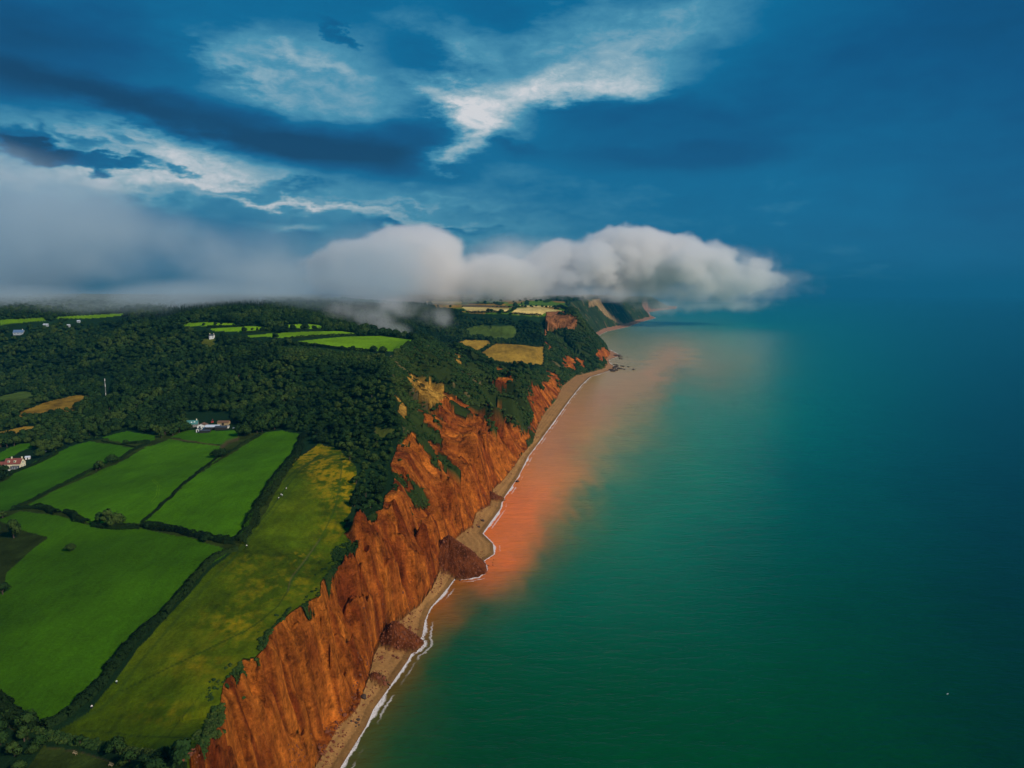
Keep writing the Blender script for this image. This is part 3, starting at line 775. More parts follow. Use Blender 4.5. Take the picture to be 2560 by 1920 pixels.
# ------------------------------------------------------------------ sea
SEA = [  # photo pixel, reflectance of the water body (silt or clear)
    (850, 1900, .085, .060, .020), (1200, 1480, .24, .11, .05), (1140, 1560, .13, .085, .03), (1060, 1700, .085, .065, .02), (1000, 1800, .065, .058, .02), (1240, 1560, .05, .075, .035), (930, 1820, .075, .065, .020), (1000, 1880, .030, .055, .018), (1100, 1900, .016, .050, .016), (1300, 1900, .006, .046, .016), (1700, 1900, .003, .050, .016), (2200, 1900, .003, .040, .014), (2500, 1900, .002, .026, .012),
    (1050, 1640, .130, .080, .025), (1090, 1700, .040, .060, .020), (1150, 1620, .030, .062, .026), (1300, 1700, .008, .060, .026), (1600, 1700, .003, .058, .024), (2000, 1700, .003, .050, .020), (2400, 1700, .002, .034, .018),
    (1110, 1510, .26, .100, .030), (1170, 1480, .20, .095, .035), (1200, 1530, .060, .075, .032), (1180, 1440, .50, .125, .030), (1250, 1410, .62, .160, .045), (1320, 1385, .50, .17, .06), (1650, 980, .22, .21, .15), (1720, 900, .30, .24, .18), (1380, 1380, .15, .13, .070), (1330, 1450, .10, .10, .050), (1270, 1450, .26, .13, .06), (1450, 1450, .010, .095, .060), (1300, 1580, .020, .075, .040),
    (1250, 1340, .66, .17, .050), (1330, 1310, .70, .19, .055), (1390, 1280, .52, .20, .08), (1450, 1300, .13, .155, .09), (1290, 1250, .64, .18, .060), (1370, 1220, .66, .22, .08), (1430, 1180, .50, .24, .12), (1500, 1220, .08, .16, .11), (1600, 1350, .008, .115, .080), (1800, 1400, .004, .080, .060),
    (1340, 1150, .56, .21, .10), (1420, 1110, .46, .21, .13), (1480, 1080, .46, .25, .14), (1400, 1060, .50, .22, .13), (1440, 1010, .46, .23, .15), (1500, 990, .42, .22, .15), (1560, 1040, .28, .23, .15), (1620, 1130, .09, .17, .12),
    (1490, 955, .40, .25, .18), (1560, 950, .42, .25, .18), (1620, 930, .44, .25, .18), (1660, 895, .42, .25, .18), (1600, 900, .28, .24, .19), (1680, 870, .34, .25, .20), (1700, 930, .18, .20, .16), (1750, 880, .16, .22, .19), (1780, 940, .14, .19, .15), (1860, 900, .13, .22, .20), (1700, 990, .06, .18, .14),
    (1560, 860, .17, .21, .19), (1620, 830, .14, .20, .19), (1700, 820, .11, .21, .21), (1820, 840, .08, .20, .20), (1950, 960, .03, .15, .15), (1900, 1050, .008, .14, .12), (1800, 1100, .006, .145, .115), (1750, 1200, .005, .130, .095), (2000, 1200, .003, .085, .085), (2300, 1200, .003, .050, .065), (2500, 1200, .002, .035, .050),
    (2200, 950, .004, .09, .115), (2500, 950, .003, .05, .085), (2100, 860, .006, .11, .14), (2500, 850, .003, .06, .11), (1900, 800, .01, .13, .16), (1700, 790, .05, .17, .19), (2200, 790, .004, .09, .14), (2500, 780, .003, .06, .12), (2200, 1500, .002, .046, .034), (2500, 1500, .002, .026, .024), (1900, 1550, .003, .060, .038)]
sp = np.array([U(a, b, 0)[:2] for a, b, *_ in SEA]); sc_ = np.array([c[2:] for c in SEA])
_si = np.clip(sc_[:, :1] / .16, 0, 1)
sc_ = sc_ * (np.array([[.30, 1.45, .95]]) * (1 - _si) + np.array([[1.22, 1.06, .42]]) * _si)
sx = np.concatenate([np.linspace(-0.9, -0.45, 60, endpoint=False), np.linspace(-0.45, 0.32, 520, endpoint=False), np.linspace(.32, 1.3, 180)])
sy = np.concatenate([np.exp(np.linspace(math.log(110), math.log(14000), 820)), np.exp(np.linspace(math.log(14500), math.log(60000), 30))])
SXg = (sx[None] * sy[:, None]).ravel(); SYg = np.repeat(sy, len(sx))
su2, sv2 = PX(SXg, SYg, 0 * SXg)
near_ = np.clip((sv2 - 735) / 500, .08, 1.3)
su2 = su2 + np.abs(fbm(SXg / 30 + SYg / 200, SYg / 90 - SXg / 120, 205, 4)) * 75 * near_ - 12
su2 = su2 + fbm(SXg / 110, SYg / 110, 201, 4) * 60 * near_ + fbm(SXg / 16, SYg / 34, 203, 4) * 26 * near_ + fbm(SXg / 45, SYg / 160, 204, 4) * 70 * near_
sv2 = sv2 + fbm(SXg / 110 + 9, SYg / 110, 202, 4) * 70 * near_
su2 = np.clip(su2, 800, 2620) / 1000; sv2 = np.clip(sv2, 772, 1930) * 1.2 / 1000
qu = np.array([c[0] for c in SEA]) / 1000; qv = np.array([c[1] for c in SEA]) * 1.2 / 1000
_n = len(qu); _A = np.zeros((_n + 1, _n + 1)); _A[:_n, :_n] = -np.hypot(qu[:, None] - qu, qv[:, None] - qv) - np.eye(_n) * .012; _A[_n, :_n] = _A[:_n, _n] = 1
_w = np.linalg.solve(_A, np.concatenate([np.sqrt(sc_), np.zeros((1, 3))]))
SC = np.tile(_w[_n], (len(SXg), 1))
for k_ in range(_n): SC -= np.hypot(su2 - qu[k_], sv2 - qv[k_])[:, None] * _w[k_]
SC = np.clip(SC, .03, 1) ** 2
dSs, sSs, aSs, _ = poly_dist(S, SXg, SYg)
shore = np.where(land_side(S, SXg, SYg), -dSs, dSs)            # + seaward
for (c, hc, R) in CONES:
    r = np.hypot(SXg - c[0], SYg - c[1]) - cone_r(c, R, np.arctan2(SYg - c[1], SXg - c[0]))
    shore = np.minimum(shore, r)
me = mesh_np('sea', np.stack([SXg, SYg, np.zeros(len(SXg))], 1),
             (lambda i: np.stack([i[:-1, :-1], i[:-1, 1:], i[1:, 1:], i[1:, :-1]], -1).reshape(-1, 4))(np.arange(len(SXg)).reshape(len(sy), len(sx))))
at = me.attributes.new('Col', 'FLOAT_COLOR', 'POINT'); cc = np.ones((len(SXg), 4), np.float32); cc[:, :3] = SC; at.data.foreach_set('color', cc.ravel())
at = me.attributes.new('shore', 'FLOAT', 'POINT'); at.data.foreach_set('value', shore.astype(np.float32))
at = me.attributes.new('along', 'FLOAT', 'POINT'); at.data.foreach_set('value', aSs.astype(np.float32))


def sea_mat():
    m = bpy.data.materials.new('sea_water'); m.use_nodes = True; t = m.node_tree
    bs = t.nodes['Principled BSDF']
    a = t.nodes.new('ShaderNodeAttribute'); a.attribute_name = 'Col'
    sh = t.nodes.new('ShaderNodeAttribute'); sh.attribute_name = 'shore'; shr = E(t, sh.outputs['Fac'])
    g = t.nodes.new('ShaderNodeTexCoord'); ob = g.outputs['Object']
    mp = t.nodes.new('ShaderNodeMapping'); mp.inputs['Rotation'].default_value = (0, 0, math.radians(-34)); mp.inputs['Scale'].default_value = (.35, 1.0, 1); t.links.new(ob, mp.inputs[0])
    w1 = noise(t, mp.outputs[0], 0.10, 4, .5, dist=.6); w2 = noise(t, mp.outputs[0], 0.5, 5, .6)
    mp3 = t.nodes.new('ShaderNodeMapping'); mp3.inputs['Rotation'].default_value = (0, 0, math.radians(18)); mp3.inputs['Scale'].default_value = (.5, 1.0, 1); t.links.new(ob, mp3.inputs[0])
    w3 = noise(t, mp3.outputs[0], 0.3, 4, .55)
    cloudy = noise(t, ob, .02, 5, .6)
    f = (w1 - .5) * .22 + (cloudy - .5) * .28 + (w3 - .5) * .24 + (w2 - .5) * .20 + 1.0
    water = mixc(t, 1.0, a.outputs['Color'], comb(t, f, f, f), 'MULTIPLY')
    # foam: ragged band at the water's edge, thicker here and there
    na = noise(t, ob, .035, 3, .5); nb = noise(t, ob, .35, 5, .65); nc = noise(t, ob, 1.6, 4, .7)
    width = na.sstep(.40, .70) * 3.0 + 1.0
    edge = shr + (nb - .5) * 3.4 + (nc - .5) * 2.2
    fm = edge.sstep(-3.0, -1.6) * (1.0 - (edge / width).sstep(.55, 1.0))
    lace = (nc * .8 + nb * .4).sstep(.42, .60)
    fm = fm * (lace * .75 + .25)
    line2 = ((shr + (nb - .5) * 4.0 - 5.0)._m('ABSOLUTE')).sstep(.8, .2) * na.sstep(.46, .60) * .55
    fm = fm.max(line2)
    t.links.new(mixc(t, fm, water, (.82, .80, .78)), bs.inputs['Base Color'])
    t.links.new((fm * .6 + .22).k, bs.inputs['Roughness'])
    bs.inputs['IOR'].default_value = 1.33; bs.inputs['Specular IOR Level'].default_value = .32
    b = t.nodes.new('ShaderNodeBump'); b.inputs['Distance'].default_value = 1.0; b.inputs['Strength'].default_value = .8
    t.links.new((w1 * 1.1 + w2 * .34 + w3 * .55 + fm * .3).k, b.inputs['Height']); t.links.new(b.outputs[0], bs.inputs['Normal'])
    return m


me.materials.append(sea_mat())
sea = link('sea', me); tag(sea, 'green and blue sea with an orange plume of silt along the shore', 'sea', None, 'structure')


# ------------------------------------------------------------------ height lookup on the finished land grid (bilinear)
ZG = GZ.reshape(NY, NX); lya = np.log(ya)


def hz(x, y):
    x = np.atleast_1d(np.asarray(x, float)); y = np.atleast_1d(np.asarray(y, float))
    fx = np.interp(x / y, xa, np.arange(NX)); fy = np.interp(np.log(y), lya, np.arange(NY))
    i = np.clip(fx.astype(int), 0, NX - 2); j = np.clip(fy.astype(int), 0, NY - 2); a = fx - i; b = fy - j
    return (ZG[j, i] * (1 - a) + ZG[j, i + 1] * a) * (1 - b) + (ZG[j + 1, i] * (1 - a) + ZG[j + 1, i + 1] * a) * b


def gridval(arr, x, y):
    i = np.clip(np.round(np.interp(x / y, xa, np.arange(NX))).astype(int), 0, NX - 1)
    j = np.clip(np.round(np.interp(np.log(y), lya, np.arange(NY))).astype(int), 0, NY - 1)
    return arr.reshape(NY, NX)[j, i]


# visible surface lookup: photo pixel -> first land point along that pixel's ray
def hit(u, v):
    d = pdir(u, v); Ys = np.exp(np.linspace(math.log(125), math.log(14000), 6000)); t = Ys / d[1]
    X = d[0] * t; Zr = H + d[2] * t
    h = np.maximum(hz(X, Ys), 0)
    k = np.where(Zr <= h)[0]
    if len(k) == 0:
        return np.array([X[-1], Ys[-1], h[-1]])
    k = k[0]
    return np.array([X[k], Ys[k], h[k]])


# ------------------------------------------------------------------ foliage
def leaf_mat(name, c0, c1, c2):
    m = bpy.data.materials.new(name); m.use_nodes = True; t = m.node_tree
    bs = t.nodes['Principled BSDF']; bs.inputs['Roughness'].default_value = .85; bs.inputs['Specular IOR Level'].default_value = .1
    oi = t.nodes.new('ShaderNodeObjectInfo'); g = t.nodes.new('ShaderNodeTexCoord'); gp = t.nodes.new('ShaderNodeNewGeometry'); stand = noise(t, gp.outputs['Position'], .012, 3, .6)
    n_ = noise(t, g.outputs['Object'], .45, 4, .6); r = E(t, oi.outputs['Random'])
    f = (r * .55 + (n_ - .5) * 1.0 + (stand - .5) * 2.6 + .20).clamp()
    t.links.new(ramp(t, f, [(0, c0), (.5, c1), (1, c2)]), bs.inputs['Base Color'])
    return m


M_LEAF = leaf_mat('leaf_broad', (.008, .024, .008), (.018, .050, .011), (.050, .086, .016))
M_CON = leaf_mat('leaf_conifer', (.007, .020, .009), (.012, .032, .012), (.020, .045, .014))
M_BUSH = leaf_mat('leaf_bush', (.012, .036, .009), (.026, .062, .013), (.060, .090, .018))
M_HEDGE = leaf_mat('leaf_hedge', (.006, .016, .006), (.010, .028, .007), (.020, .042, .008))
M_BARK = plain('bark', (.07, .05, .035), .9)


def cards(centers, normals, size, rg):
    """small folded leaf clumps (quads) with outward normals"""
    k = len(centers)
    nrm = normals + rg.normal(0, .45, (k, 3)); nrm /= np.linalg.norm(nrm, axis=1, keepdims=True)
    a = np.cross(nrm, rg.normal(0, 1, (k, 3))); a /= np.linalg.norm(a, axis=1, keepdims=True)
    b = np.cross(nrm, a)
    s = (size * rg.uniform(.6, 1.4, k))[:, None]
    a = a * s; b = b * s * rg.uniform(.6, 1.0, k)[:, None]
    v = np.stack([centers - a - b * .6, centers + a * .8 - b, centers + a + b * .7, centers - a * .7 + b], 1).reshape(-1, 3)
    f = np.arange(4 * k).reshape(-1, 4)
    nn = np.repeat(normals * .75 + nrm * .25, 4, axis=0); nn /= np.linalg.norm(nn, axis=1, keepdims=True)
    return v, f, nn


def finish(name, v, f, nn, mat):
    me = mesh_np(name, v, f, mat)
    me.normals_split_custom_set_from_vertices([tuple(x) for x in nn.tolist()])
    return me


def crown_mesh(seed, rw=4.2, hgt=7.5, base=1.6, lumps=11, per=95, leaf=.42, mat=None):
    rg = np.random.default_rng(seed); V_, N_ = [], []
    for i in range(lumps):
        ph = rg.uniform(0, 2 * math.pi) if i else 0
        el_ = rg.uniform(-.2, 1) if i else 1.0
        rr = rw * rg.uniform(.35, .68) * math.cos(el_ * 1.1) if i else 0
        cz_ = base + hgt * (.42 + .34 * el_)
        c = np.array([rr * math.cos(ph), rr * math.sin(ph), cz_]); R = rw * rg.uniform(.34, .56)
        d = rg.normal(0, 1, (per, 3)); d[:, 2] = d[:, 2] * .9 + .25; d /= np.linalg.norm(d, axis=1, keepdims=True)
        p = c + d * R * rg.uniform(.72, 1.06, (per, 1)) * np.array([1, 1, .85])
        V_.append(p); N_.append(d)
    p = np.concatenate(V_); d = np.concatenate(N_)
    v, f, nn = cards(p, d, leaf * np.ones(len(p)), rg)
    return finish('crown', v, f, nn, mat or M_LEAF)


def conifer_mesh(seed, r=2.6, hgt=13):
    rg = np.random.default_rng(seed); k = 900
    t_ = rg.uniform(0, 1, k) ** .75
    ph = rg.uniform(0, 2 * math.pi, k); tier = .78 + .3 * np.abs(np.sin(t_ * 22))
    R = r * (1 - t_) * tier * rg.uniform(.6, 1.05, k)
    p = np.stack([R * np.cos(ph), R * np.sin(ph), 1.2 + t_ * hgt], 1)
    d = np.stack([np.cos(ph), np.sin(ph), np.full(k, .45)], 1); d /= np.linalg.norm(d, axis=1, keepdims=True)
    v, f, nn = cards(p, d, .42 * np.ones(k), rg)
    return finish('crown', v, f, nn, M_CON)


def bush_mesh(seed, r=1.0):
    rg = np.random.default_rng(seed); V_, N_ = [], []
    for i in range(5):
        c = np.array([rg.uniform(-.55, .55), rg.uniform(-.55, .55), rg.uniform(.2, .55)]) * r; R = r * rg.uniform(.45, .7)
        d = rg.normal(0, 1, (80, 3)); d[:, 2] = np.abs(d[:, 2]) * 1.0 - .1; d /= np.linalg.norm(d, axis=1, keepdims=True)
        V_.append(c + d * R * rg.uniform(.75, 1.05, (80, 1))); N_.append(d)
    p = np.concatenate(V_); d = np.concatenate(N_)
    v, f, nn = cards(p, d, .16 * r * np.ones(len(p)), rg)
    return finish('shrub', v, f, nn, M_BUSH)


CROWNS = [crown_mesh(100 + i, rw=[3.4, 4.4, 5.4, 4.0, 6.0, 3.0][i], hgt=[8.5, 7.0, 7.5, 6.0, 8.5, 7.0][i], lumps=[8, 11, 15, 9, 18, 7][i], per=[90, 95, 90, 95, 90, 90][i]) for i in range(6)]
CONS = [conifer_mesh(200 + i) for i in range(2)]
BUSHES = [bush_mesh(300 + i) for i in range(5)]


def trunk_mesh(h=4.5, r=.32, seed=0):
    rg = random.Random(seed); mb = MB()
    mb.tube((0, 0, -1.0), (0.1, 0, h * .6), r * 1.3, r, 7).tube((.1, 0, h * .6), (0, .15, h), r, r * .6, 7)
    for i in range(4):
        a = i * 1.6 + rg.random(); mb.tube((.05, 0, h * .6 + i * .25), (math.cos(a) * 1.7, math.sin(a) * 1.7, h + .9 + i * .3), r * .5, r * .15, 5)
    me = bpy.data.meshes.new('trunk'); me.from_pydata(mb.v, [], mb.f); me.update(); me.materials.append(M_BARK)
    return me


TRUNK = trunk_mesh()


def make_tree(name, loc, sc_, rz, crown, label, group=None, cat='tree', sz=1.0):
    r = empty(name, loc, rz); r.scale = (sc_, sc_, sc_ * sz)
    tag(r, label, cat, group)
    link('crown', crown, r); link('trunk', TRUNK, r)
    return r


# scatter helper: one object of many instances
def scatter(name, label, cat, P_, scale, variants, seed):
    """P_ (n,3); instances of variant meshes on points, all kept in one object"""
    k = len(P_)
    if k == 0: return None
    rg = np.random.default_rng(seed)
    me = bpy.data.meshes.new(name); me.vertices.add(k); me.vertices.foreach_set('co', P_.astype(np.float32).ravel()); me.update()
    a = me.attributes.new('s', 'FLOAT_VECTOR', 'POINT'); sv = np.stack([scale, scale, scale * rg.uniform(.8, 1.2, k)], 1); a.data.foreach_set('vector', sv.astype(np.float32).ravel())
    a = me.attributes.new('rz', 'FLOAT', 'POINT'); a.data.foreach_set('value', rg.uniform(0, 6.28, k).astype(np.float32))
    a = me.attributes.new('vi', 'INT', 'POINT'); a.data.foreach_set('value', rg.integers(0, len(variants), k).astype(np.int32))
    o = link(name, me)
    ng = bpy.data.node_groups.new(name, 'GeometryNodeTree')
    ng.interface.new_socket('Geometry', in_out='INPUT', socket_type='NodeSocketGeometry')
    ng.interface.new_socket('Geometry', in_out='OUTPUT', socket_type='NodeSocketGeometry')
    N = ng.nodes; L = ng.links
    gi = N.new('NodeGroupInput'); go = N.new('NodeGroupOutput')
    iop = N.new('GeometryNodeInstanceOnPoints'); jn = N.new('GeometryNodeJoinGeometry')
    for vm in reversed(variants):
        # the variant's own object is one already standing in the scene
        oi = N.new('GeometryNodeObjectInfo'); oi.inputs['Object'].default_value = vm; oi.transform_space = 'ORIGINAL'
        gt = N.new('GeometryNodeGeometryToInstance'); L.new(oi.outputs['Geometry'], gt.inputs[0]); L.new(gt.outputs[0], jn.inputs[0])
    L.new(gi.outputs[0], iop.inputs['Points']); L.new(jn.outputs[0], iop.inputs['Instance'])
    iop.inputs['Pick Instance'].default_value = True
    def attr(nm, ty):
        n_ = N.new('GeometryNodeInputNamedAttribute'); n_.data_type = ty; n_.inputs['Name'].default_value = nm
        return [s for s in n_.outputs if s.enabled and s.name == 'Attribute'][0]
    L.new(attr('vi', 'INT'), iop.inputs['Instance Index'])
    L.new(attr('s', 'FLOAT_VECTOR'), iop.inputs['Scale'])
    cx = N.new('ShaderNodeCombineXYZ'); L.new(attr('rz', 'FLOAT'), cx.inputs[2]); L.new(cx.outputs[0], iop.inputs['Rotation'])
    L.new(iop.outputs[0], go.inputs[0])
    md = o.modifiers.new('foliage', 'NODES'); md.node_group = ng
    tag(o, label, cat, None, 'stuff')
    return o


BLOCK = z4([(-100, 600), (0, 560), (240, 425), (480, 315), (620, 280), (700, 258), (880, 205), (1080, 245), (1190, 250), (1290, 210), (1660, 205), (1640, 262), (1830, 222), (1950, 208), (2080, 235), (2110, 240)]) + [
    (800, 1110), (760, 1250), (700, 1400), (560, 1600), (400, 1700), (200, 1800), (120, 1825), (95, 1812), (50, 1785), (-60, 1730)] + z4([(-100, 1340), (0, 1340), (50, 1190), (130, 1110), (170, 1075), (320, 965), (315, 950), (190, 915), (60, 850), (-100, 820)])
GLADES = [z1([(1590, 490), (1640, 460), (1700, 470), (1690, 550), (1660, 580), (1600, 540)]), z2([(740, 1160), (900, 1180), (960, 1230), (800, 1260), (760, 1230)]), z2([(560, 620), (700, 600), (830, 640), (760, 720), (600, 700)]), z2([(100, 540), (400, 560), (620, 610), (500, 640), (300, 600), (120, 590)])]
EXCL = [p for _, p, _, _ in FIELDS] + GLADES + [BLOCK, MEADOW, z4([(1280, 90), (1600, 90), (1640, 220), (1560, 250), (1280, 235)]), z4([(-100, 330), (240, 330), (230, 480), (-100, 520)]),
        z4([(0, 905), (190, 915), (315, 950), (320, 965), (170, 1070), (100, 1060)]), BL_GLADE,
        [(246, 940), (284, 940), (284, 1002), (246, 1002)], zd([(441, 742), (470, 730), (475, 745), (455, 760)]), [(20, 818), (75, 818), (75, 847), (20, 847)], [(106, 805), (124, 805), (124, 827), (106, 827)], [(166, 810), (178, 810), (178, 829), (166, 829)], [(192, 800), (203, 800), (203, 819), (192, 819)]]


def wood_points(y0, y1, step, seed):
    rg = np.random.default_rng(seed)
    ys = np.arange(y0, y1, step); out = []
    for yy in ys:
        xs = np.arange(-1.02 * yy, .3 * yy + 50, step)
        out.append(np.stack([xs + rg.uniform(-.45, .45, len(xs)) * step, yy + rg.uniform(-.45, .45, len(xs)) * step], 1))
    q = np.concatenate(out); q = q[q[:, 1] > 125]
    x, y = q[:, 0], q[:, 1]
    inl_ = gridval(D['inland'].astype(float), x, y) > .5; dE_ = gridval(D['dE'], x, y)
    q = q[inl_ & (dE_ > 3)]
    x, y = q[:, 0], q[:, 1]; z_ = hz(x, y)
    u, v = PX(x, y, z_); ut, vt = PX(x, y, z_ + 5)
    keep = (u > -260) & (u < 2800) & (v < 2100)
    # hidden behind a ridge: leave out
    for (pl) in EXCL:
        keep &= ~inside(pl, u, v)
    top_ = inside(z3([(-60, 405), (400, 400), (860, 425), (890, 480), (860, 505), (690, 530), (480, 515), (190, 506), (-40, 470)]), u, v)
    keep &= ~(top_ & (rg.random(len(u)) < .93))
    for (pl) in [p for _, p, _, _ in FIELDS[11:19]] + [p for _, p, _, _ in FIELDS[22:27]]:
        keep &= ~inside(pl, u, v - 5) & ~inside(pl, u, v - 11) & ~inside(pl, u, v - 17)
    q = q[keep]; return np.stack([q[:, 0], q[:, 1], hz(q[:, 0], q[:, 1])], 1)


def visible(Pn, lift):
    """True where the lifted point is seen past the terrain"""
    ok = np.ones(len(Pn), bool)
    tgt = Pn + np.array([0, 0, lift])
    for f in np.linspace(.35, .985, 46):
        x = tgt[:, 0] * f; y = tgt[:, 1] * f; zr = H + (tgt[:, 2] - H) * f
        ok &= hz(x, np.maximum(y, 121)) < zr + .5
    return ok


W1 = wood_points(150, 1250, 7.0, 1); W1 = W1[visible(W1, 7)]
W2 = wood_points(1250, 2600, 9.0, 2); W2 = W2[visible(W2, 9)]
W3 = wood_points(2600, 5200, 24.0, 3); W3 = W3[visible(W3, 12)]
print('WOOD', len(W1), len(W2), len(W3))
for_scrub = inside(SCRUBLAND, *PX(W1[:, 0], W1[:, 1], W1[:, 2]))
W1 = W1[~for_scrub | (rng.random(len(W1)) < .07)]
# open heath in front of the hill: thin it with a noise
s1 = rng.uniform(.6, 1.0, len(W1)) ** .8 * (1.1 + .9 * fbm(W1[:, 0] / 50, W1[:, 1] / 50, 5, 3)) * rng.choice([.65, 1, 1.3], len(W1), p=[.35, .45, .2])
uu, vv = PX(W1[:, 0], W1[:, 1], W1[:, 2])
small = (uu > 740) & (vv > 860) & (vv < 1300); s1[small] *= .72      # lower, wind-cut wood near the cliff
lowb = (uu < 700) & (vv > 1250); s1[lowb] *= .62
s2 = rng.uniform(.75, 1.2, len(W2)); s3 = rng.uniform(1.5, 2.4, len(W3))
# ---- single trees seen in the photo (px, px, scale, label)
T0 = len(bpy.data.objects)
SINGLE = [
    (z4([(690, 478)])[0], .95, 1.0, 'dark round tree in the hedge between two green pastures, left of a pair'),
    (z4([(665, 488)])[0], .75, 1.0, 'lower bushy tree at the left of the pair in the pasture hedge'),
    (z4([(775, 436)])[0], .85, 1.0, 'lighter round tree in the hedge between two green pastures, right of a pair'),
    (z4([(1495, 398)])[0], .8, 1.0, 'dark tree at the top of the hedge below the farm, left stem'),
    (z4([(1535, 392)])[0], .85, 1.0, 'dark tree at the top of the hedge below the farm, right stem'),
    (z4([(690, 868)])[0], 1.0, 1.0, 'broad spreading tree in the lower hedge, left part of the big clump'),
    (z4([(750, 872)])[0], 1.25, 1.0, 'tallest spreading tree of the big clump in the lower hedge'),
    (z4([(800, 872)])[0], .9, 1.0, 'right hand tree of the big clump in the lower hedge'),
    (z4([(485, 1042)])[0], .50, .9, 'lone round bush standing in the large green pasture'),
    (z4([(1020, 888)])[0], .5, .8, 'round bush at the left end of the thick lower hedge'),
    (z4([(1430, 975)])[0], .6, .8, 'round bush near the right end of the thick lower hedge'),
    (z4([(870, 305)])[0], .5, 1.0, 'small round tree at the end of a short hedge near the wood'),
    (z4([(20, 815)])[0], .9, .7, 'dark bush in the hedge at the left edge of the photo'),
    (z4([(1115, 262)])[0], .9, 1.0, 'round dark tree standing forward of the wood above the middle pasture'),
    (z4([(20, 1345)])[0], .85, .9, 'dark round tree at the left edge beside the large pasture'),
    (z4([(95, 955)])[0], 1.1, 1.3, 'tall pointed tree of the copse at the left edge'),
]
SINGLE += [(zu([(x, y)])[0], s_, 1.0, 'tree %s' % l) for x, y, s_, l in [
    (1160, 385, .8, 'round, first in the bushy hedge under the largest hilltop field'), (1240, 388, .95, 'second in the bushy hedge under the largest hilltop field, broader'),
    (1480, 405, .6, 'small and pale in the hedge under the largest hilltop field'), (1580, 415, .9, 'dark, mid way along the hedge under the largest hilltop field'),
    (1760, 430, 1.0, 'broad and dark near the cliff end of the hilltop hedge'), (1850, 440, 1.1, 'tallest at the cliff end of the hilltop hedge'),
    (1040, 236, 1.3, 'large round, left of three behind the second hilltop field'), (1150, 234, 1.3, 'large round, middle of three behind the second hilltop field'), (1230, 234, 1.0, 'round, right of three behind the second hilltop field'),
    (960, 236, 1.2, 'dark and broad at the left end behind the second hilltop field'), (885, 312, 1.25, 'dark and round standing in the second hilltop field edge'),
    (680, 246, .9, 'small in the row across the upper hilltop field'), (725, 244, .8, 'second in the row across the upper hilltop field'), (775, 246, .9, 'third in the row across the upper hilltop field'), (815, 246, .8, 'last in the row across the upper hilltop field'),
    (352, 190, .7, 'tiny in the leftmost hilltop field'), (405, 190, .7, 'tiny in the leftmost hilltop field, right one'), (245, 194, .8, 'tiny at the left of the leftmost hilltop field'),
    (610, 250, 1.0, 'dark at the left end of the hilltop hedge')]]
SINGLE += [(z3([(x, y)])[0], s_, 1.0, 'tree %s' % l) for x, y, s_, l in [
    (420, 508, 2.0, 'big dark round one below the pale corn field on the headland'), (525, 458, 2.2, 'dark round one on the headland skyline, left'), (600, 452, 2.0, 'dark broad one on the headland skyline, right'),
    (665, 462, 1.2, 'small one on the far headland field'), (355, 500, 1.2, 'small dark one at the edge of the pale corn field'), (335, 500, 1.2, 'small dark one left along the pale corn field'),
    (515, 885, 1.5, 'round dark one under the larger golden field'), (150, 660, 2.2, 'round dark one left above the golden fields'), (45, 660, 2.0, 'round dark one at the far left above the golden fields'), (350, 615, 1.1, 'small one in the olive rough pasture')]]
for (p, s_, szz, lab) in SINGLE:
    q = hit(p[0], p[1])
    make_tree('tree', (q[0], q[1], q[2] - 1.4 * s_), s_, random.uniform(0, 6.28), CROWNS[random.randrange(6)], lab, sz=szz)

# ---- the wood: the 235 trees that show largest are single objects, the rest one mass
size = s1 / W1[:, 1]
inframe = (uu > -5) & (uu < 2560) & (vv < 1950)
order = np.argsort(-np.where(inframe, size, 0))
NI = 245
pick = order[:NI]; rest = order[NI:]
def where_label(u, v):
    if v > 1700: return 'dark leafy tree in the thicket at the bottom left corner', 'trees in the bottom left thicket'
    if v > 1250: return 'dark tree in the small copse at the left edge beside the large pasture', 'trees of the left edge copse'
    if u < 330: return 'dark tree among the hedges round the red roofed house', 'trees around the red roofed house'
    if u > 720: return 'low wind cut tree of the dark wood beside the yellow meadow and cliff', 'trees beside the yellow meadow'
    return 'dark broadleaf tree at the edge of the wood around the white farm', 'trees around the white farm'
MARKS = [(510, 1040, 'behind the farm barns'), (600, 1060, 'at the right side of the farm'), (430, 1060, 'at the left side of the farm'), (380, 1080, 'above the middle pasture'), (280, 1060, 'above the small green field'), (660, 1060, 'above the right hand pasture'),
         (720, 1080, 'above the top of the yellow meadow'), (830, 1110, 'between the meadow top and the cliff'), (860, 1230, 'beside the yellow flowers near the cliff'), (850, 1300, 'beside the notch in the cliff edge'), (200, 1060, 'below the brown gold field'),
         (130, 1090, 'above the garden of the red roofed house'), (60, 1110, 'just above the red roofed house'), (110, 1170, 'right of the red roofed house'), (30, 1200, 'below the red roofed house'), (120, 1010, 'between the two gold fields'), (30, 1000, 'at the left edge near the dull green field'),
         (60, 1350, 'in the left edge copse, upper part'), (20, 1420, 'in the left edge copse, lower part'), (40, 1500, 'by the lone dark bushes at the left edge'), (30, 1850, 'in the bottom left corner'), (140, 1850, 'by the track at the bottom left'), (260, 1870, 'below the meadow near the benches'), (400, 1880, 'at the bottom of the meadow near the cliff')]
ORD = ['first', 'second', 'third', 'fourth', 'fifth', 'sixth', 'seventh', 'eighth', 'ninth', 'tenth', 'eleventh', 'twelfth', 'thirteenth', 'fourteenth', 'fifteenth', 'sixteenth', 'seventeenth', 'eighteenth', 'nineteenth', 'twentieth'] + ['twenty-' + q for q in ('first', 'second', 'third', 'fourth', 'fifth', 'sixth', 'seventh', 'eighth', 'ninth')] + ['thirtieth', 'thirty-first', 'thirty-second', 'thirty-third', 'thirty-fourth', 'thirty-fifth']
bucket = {}
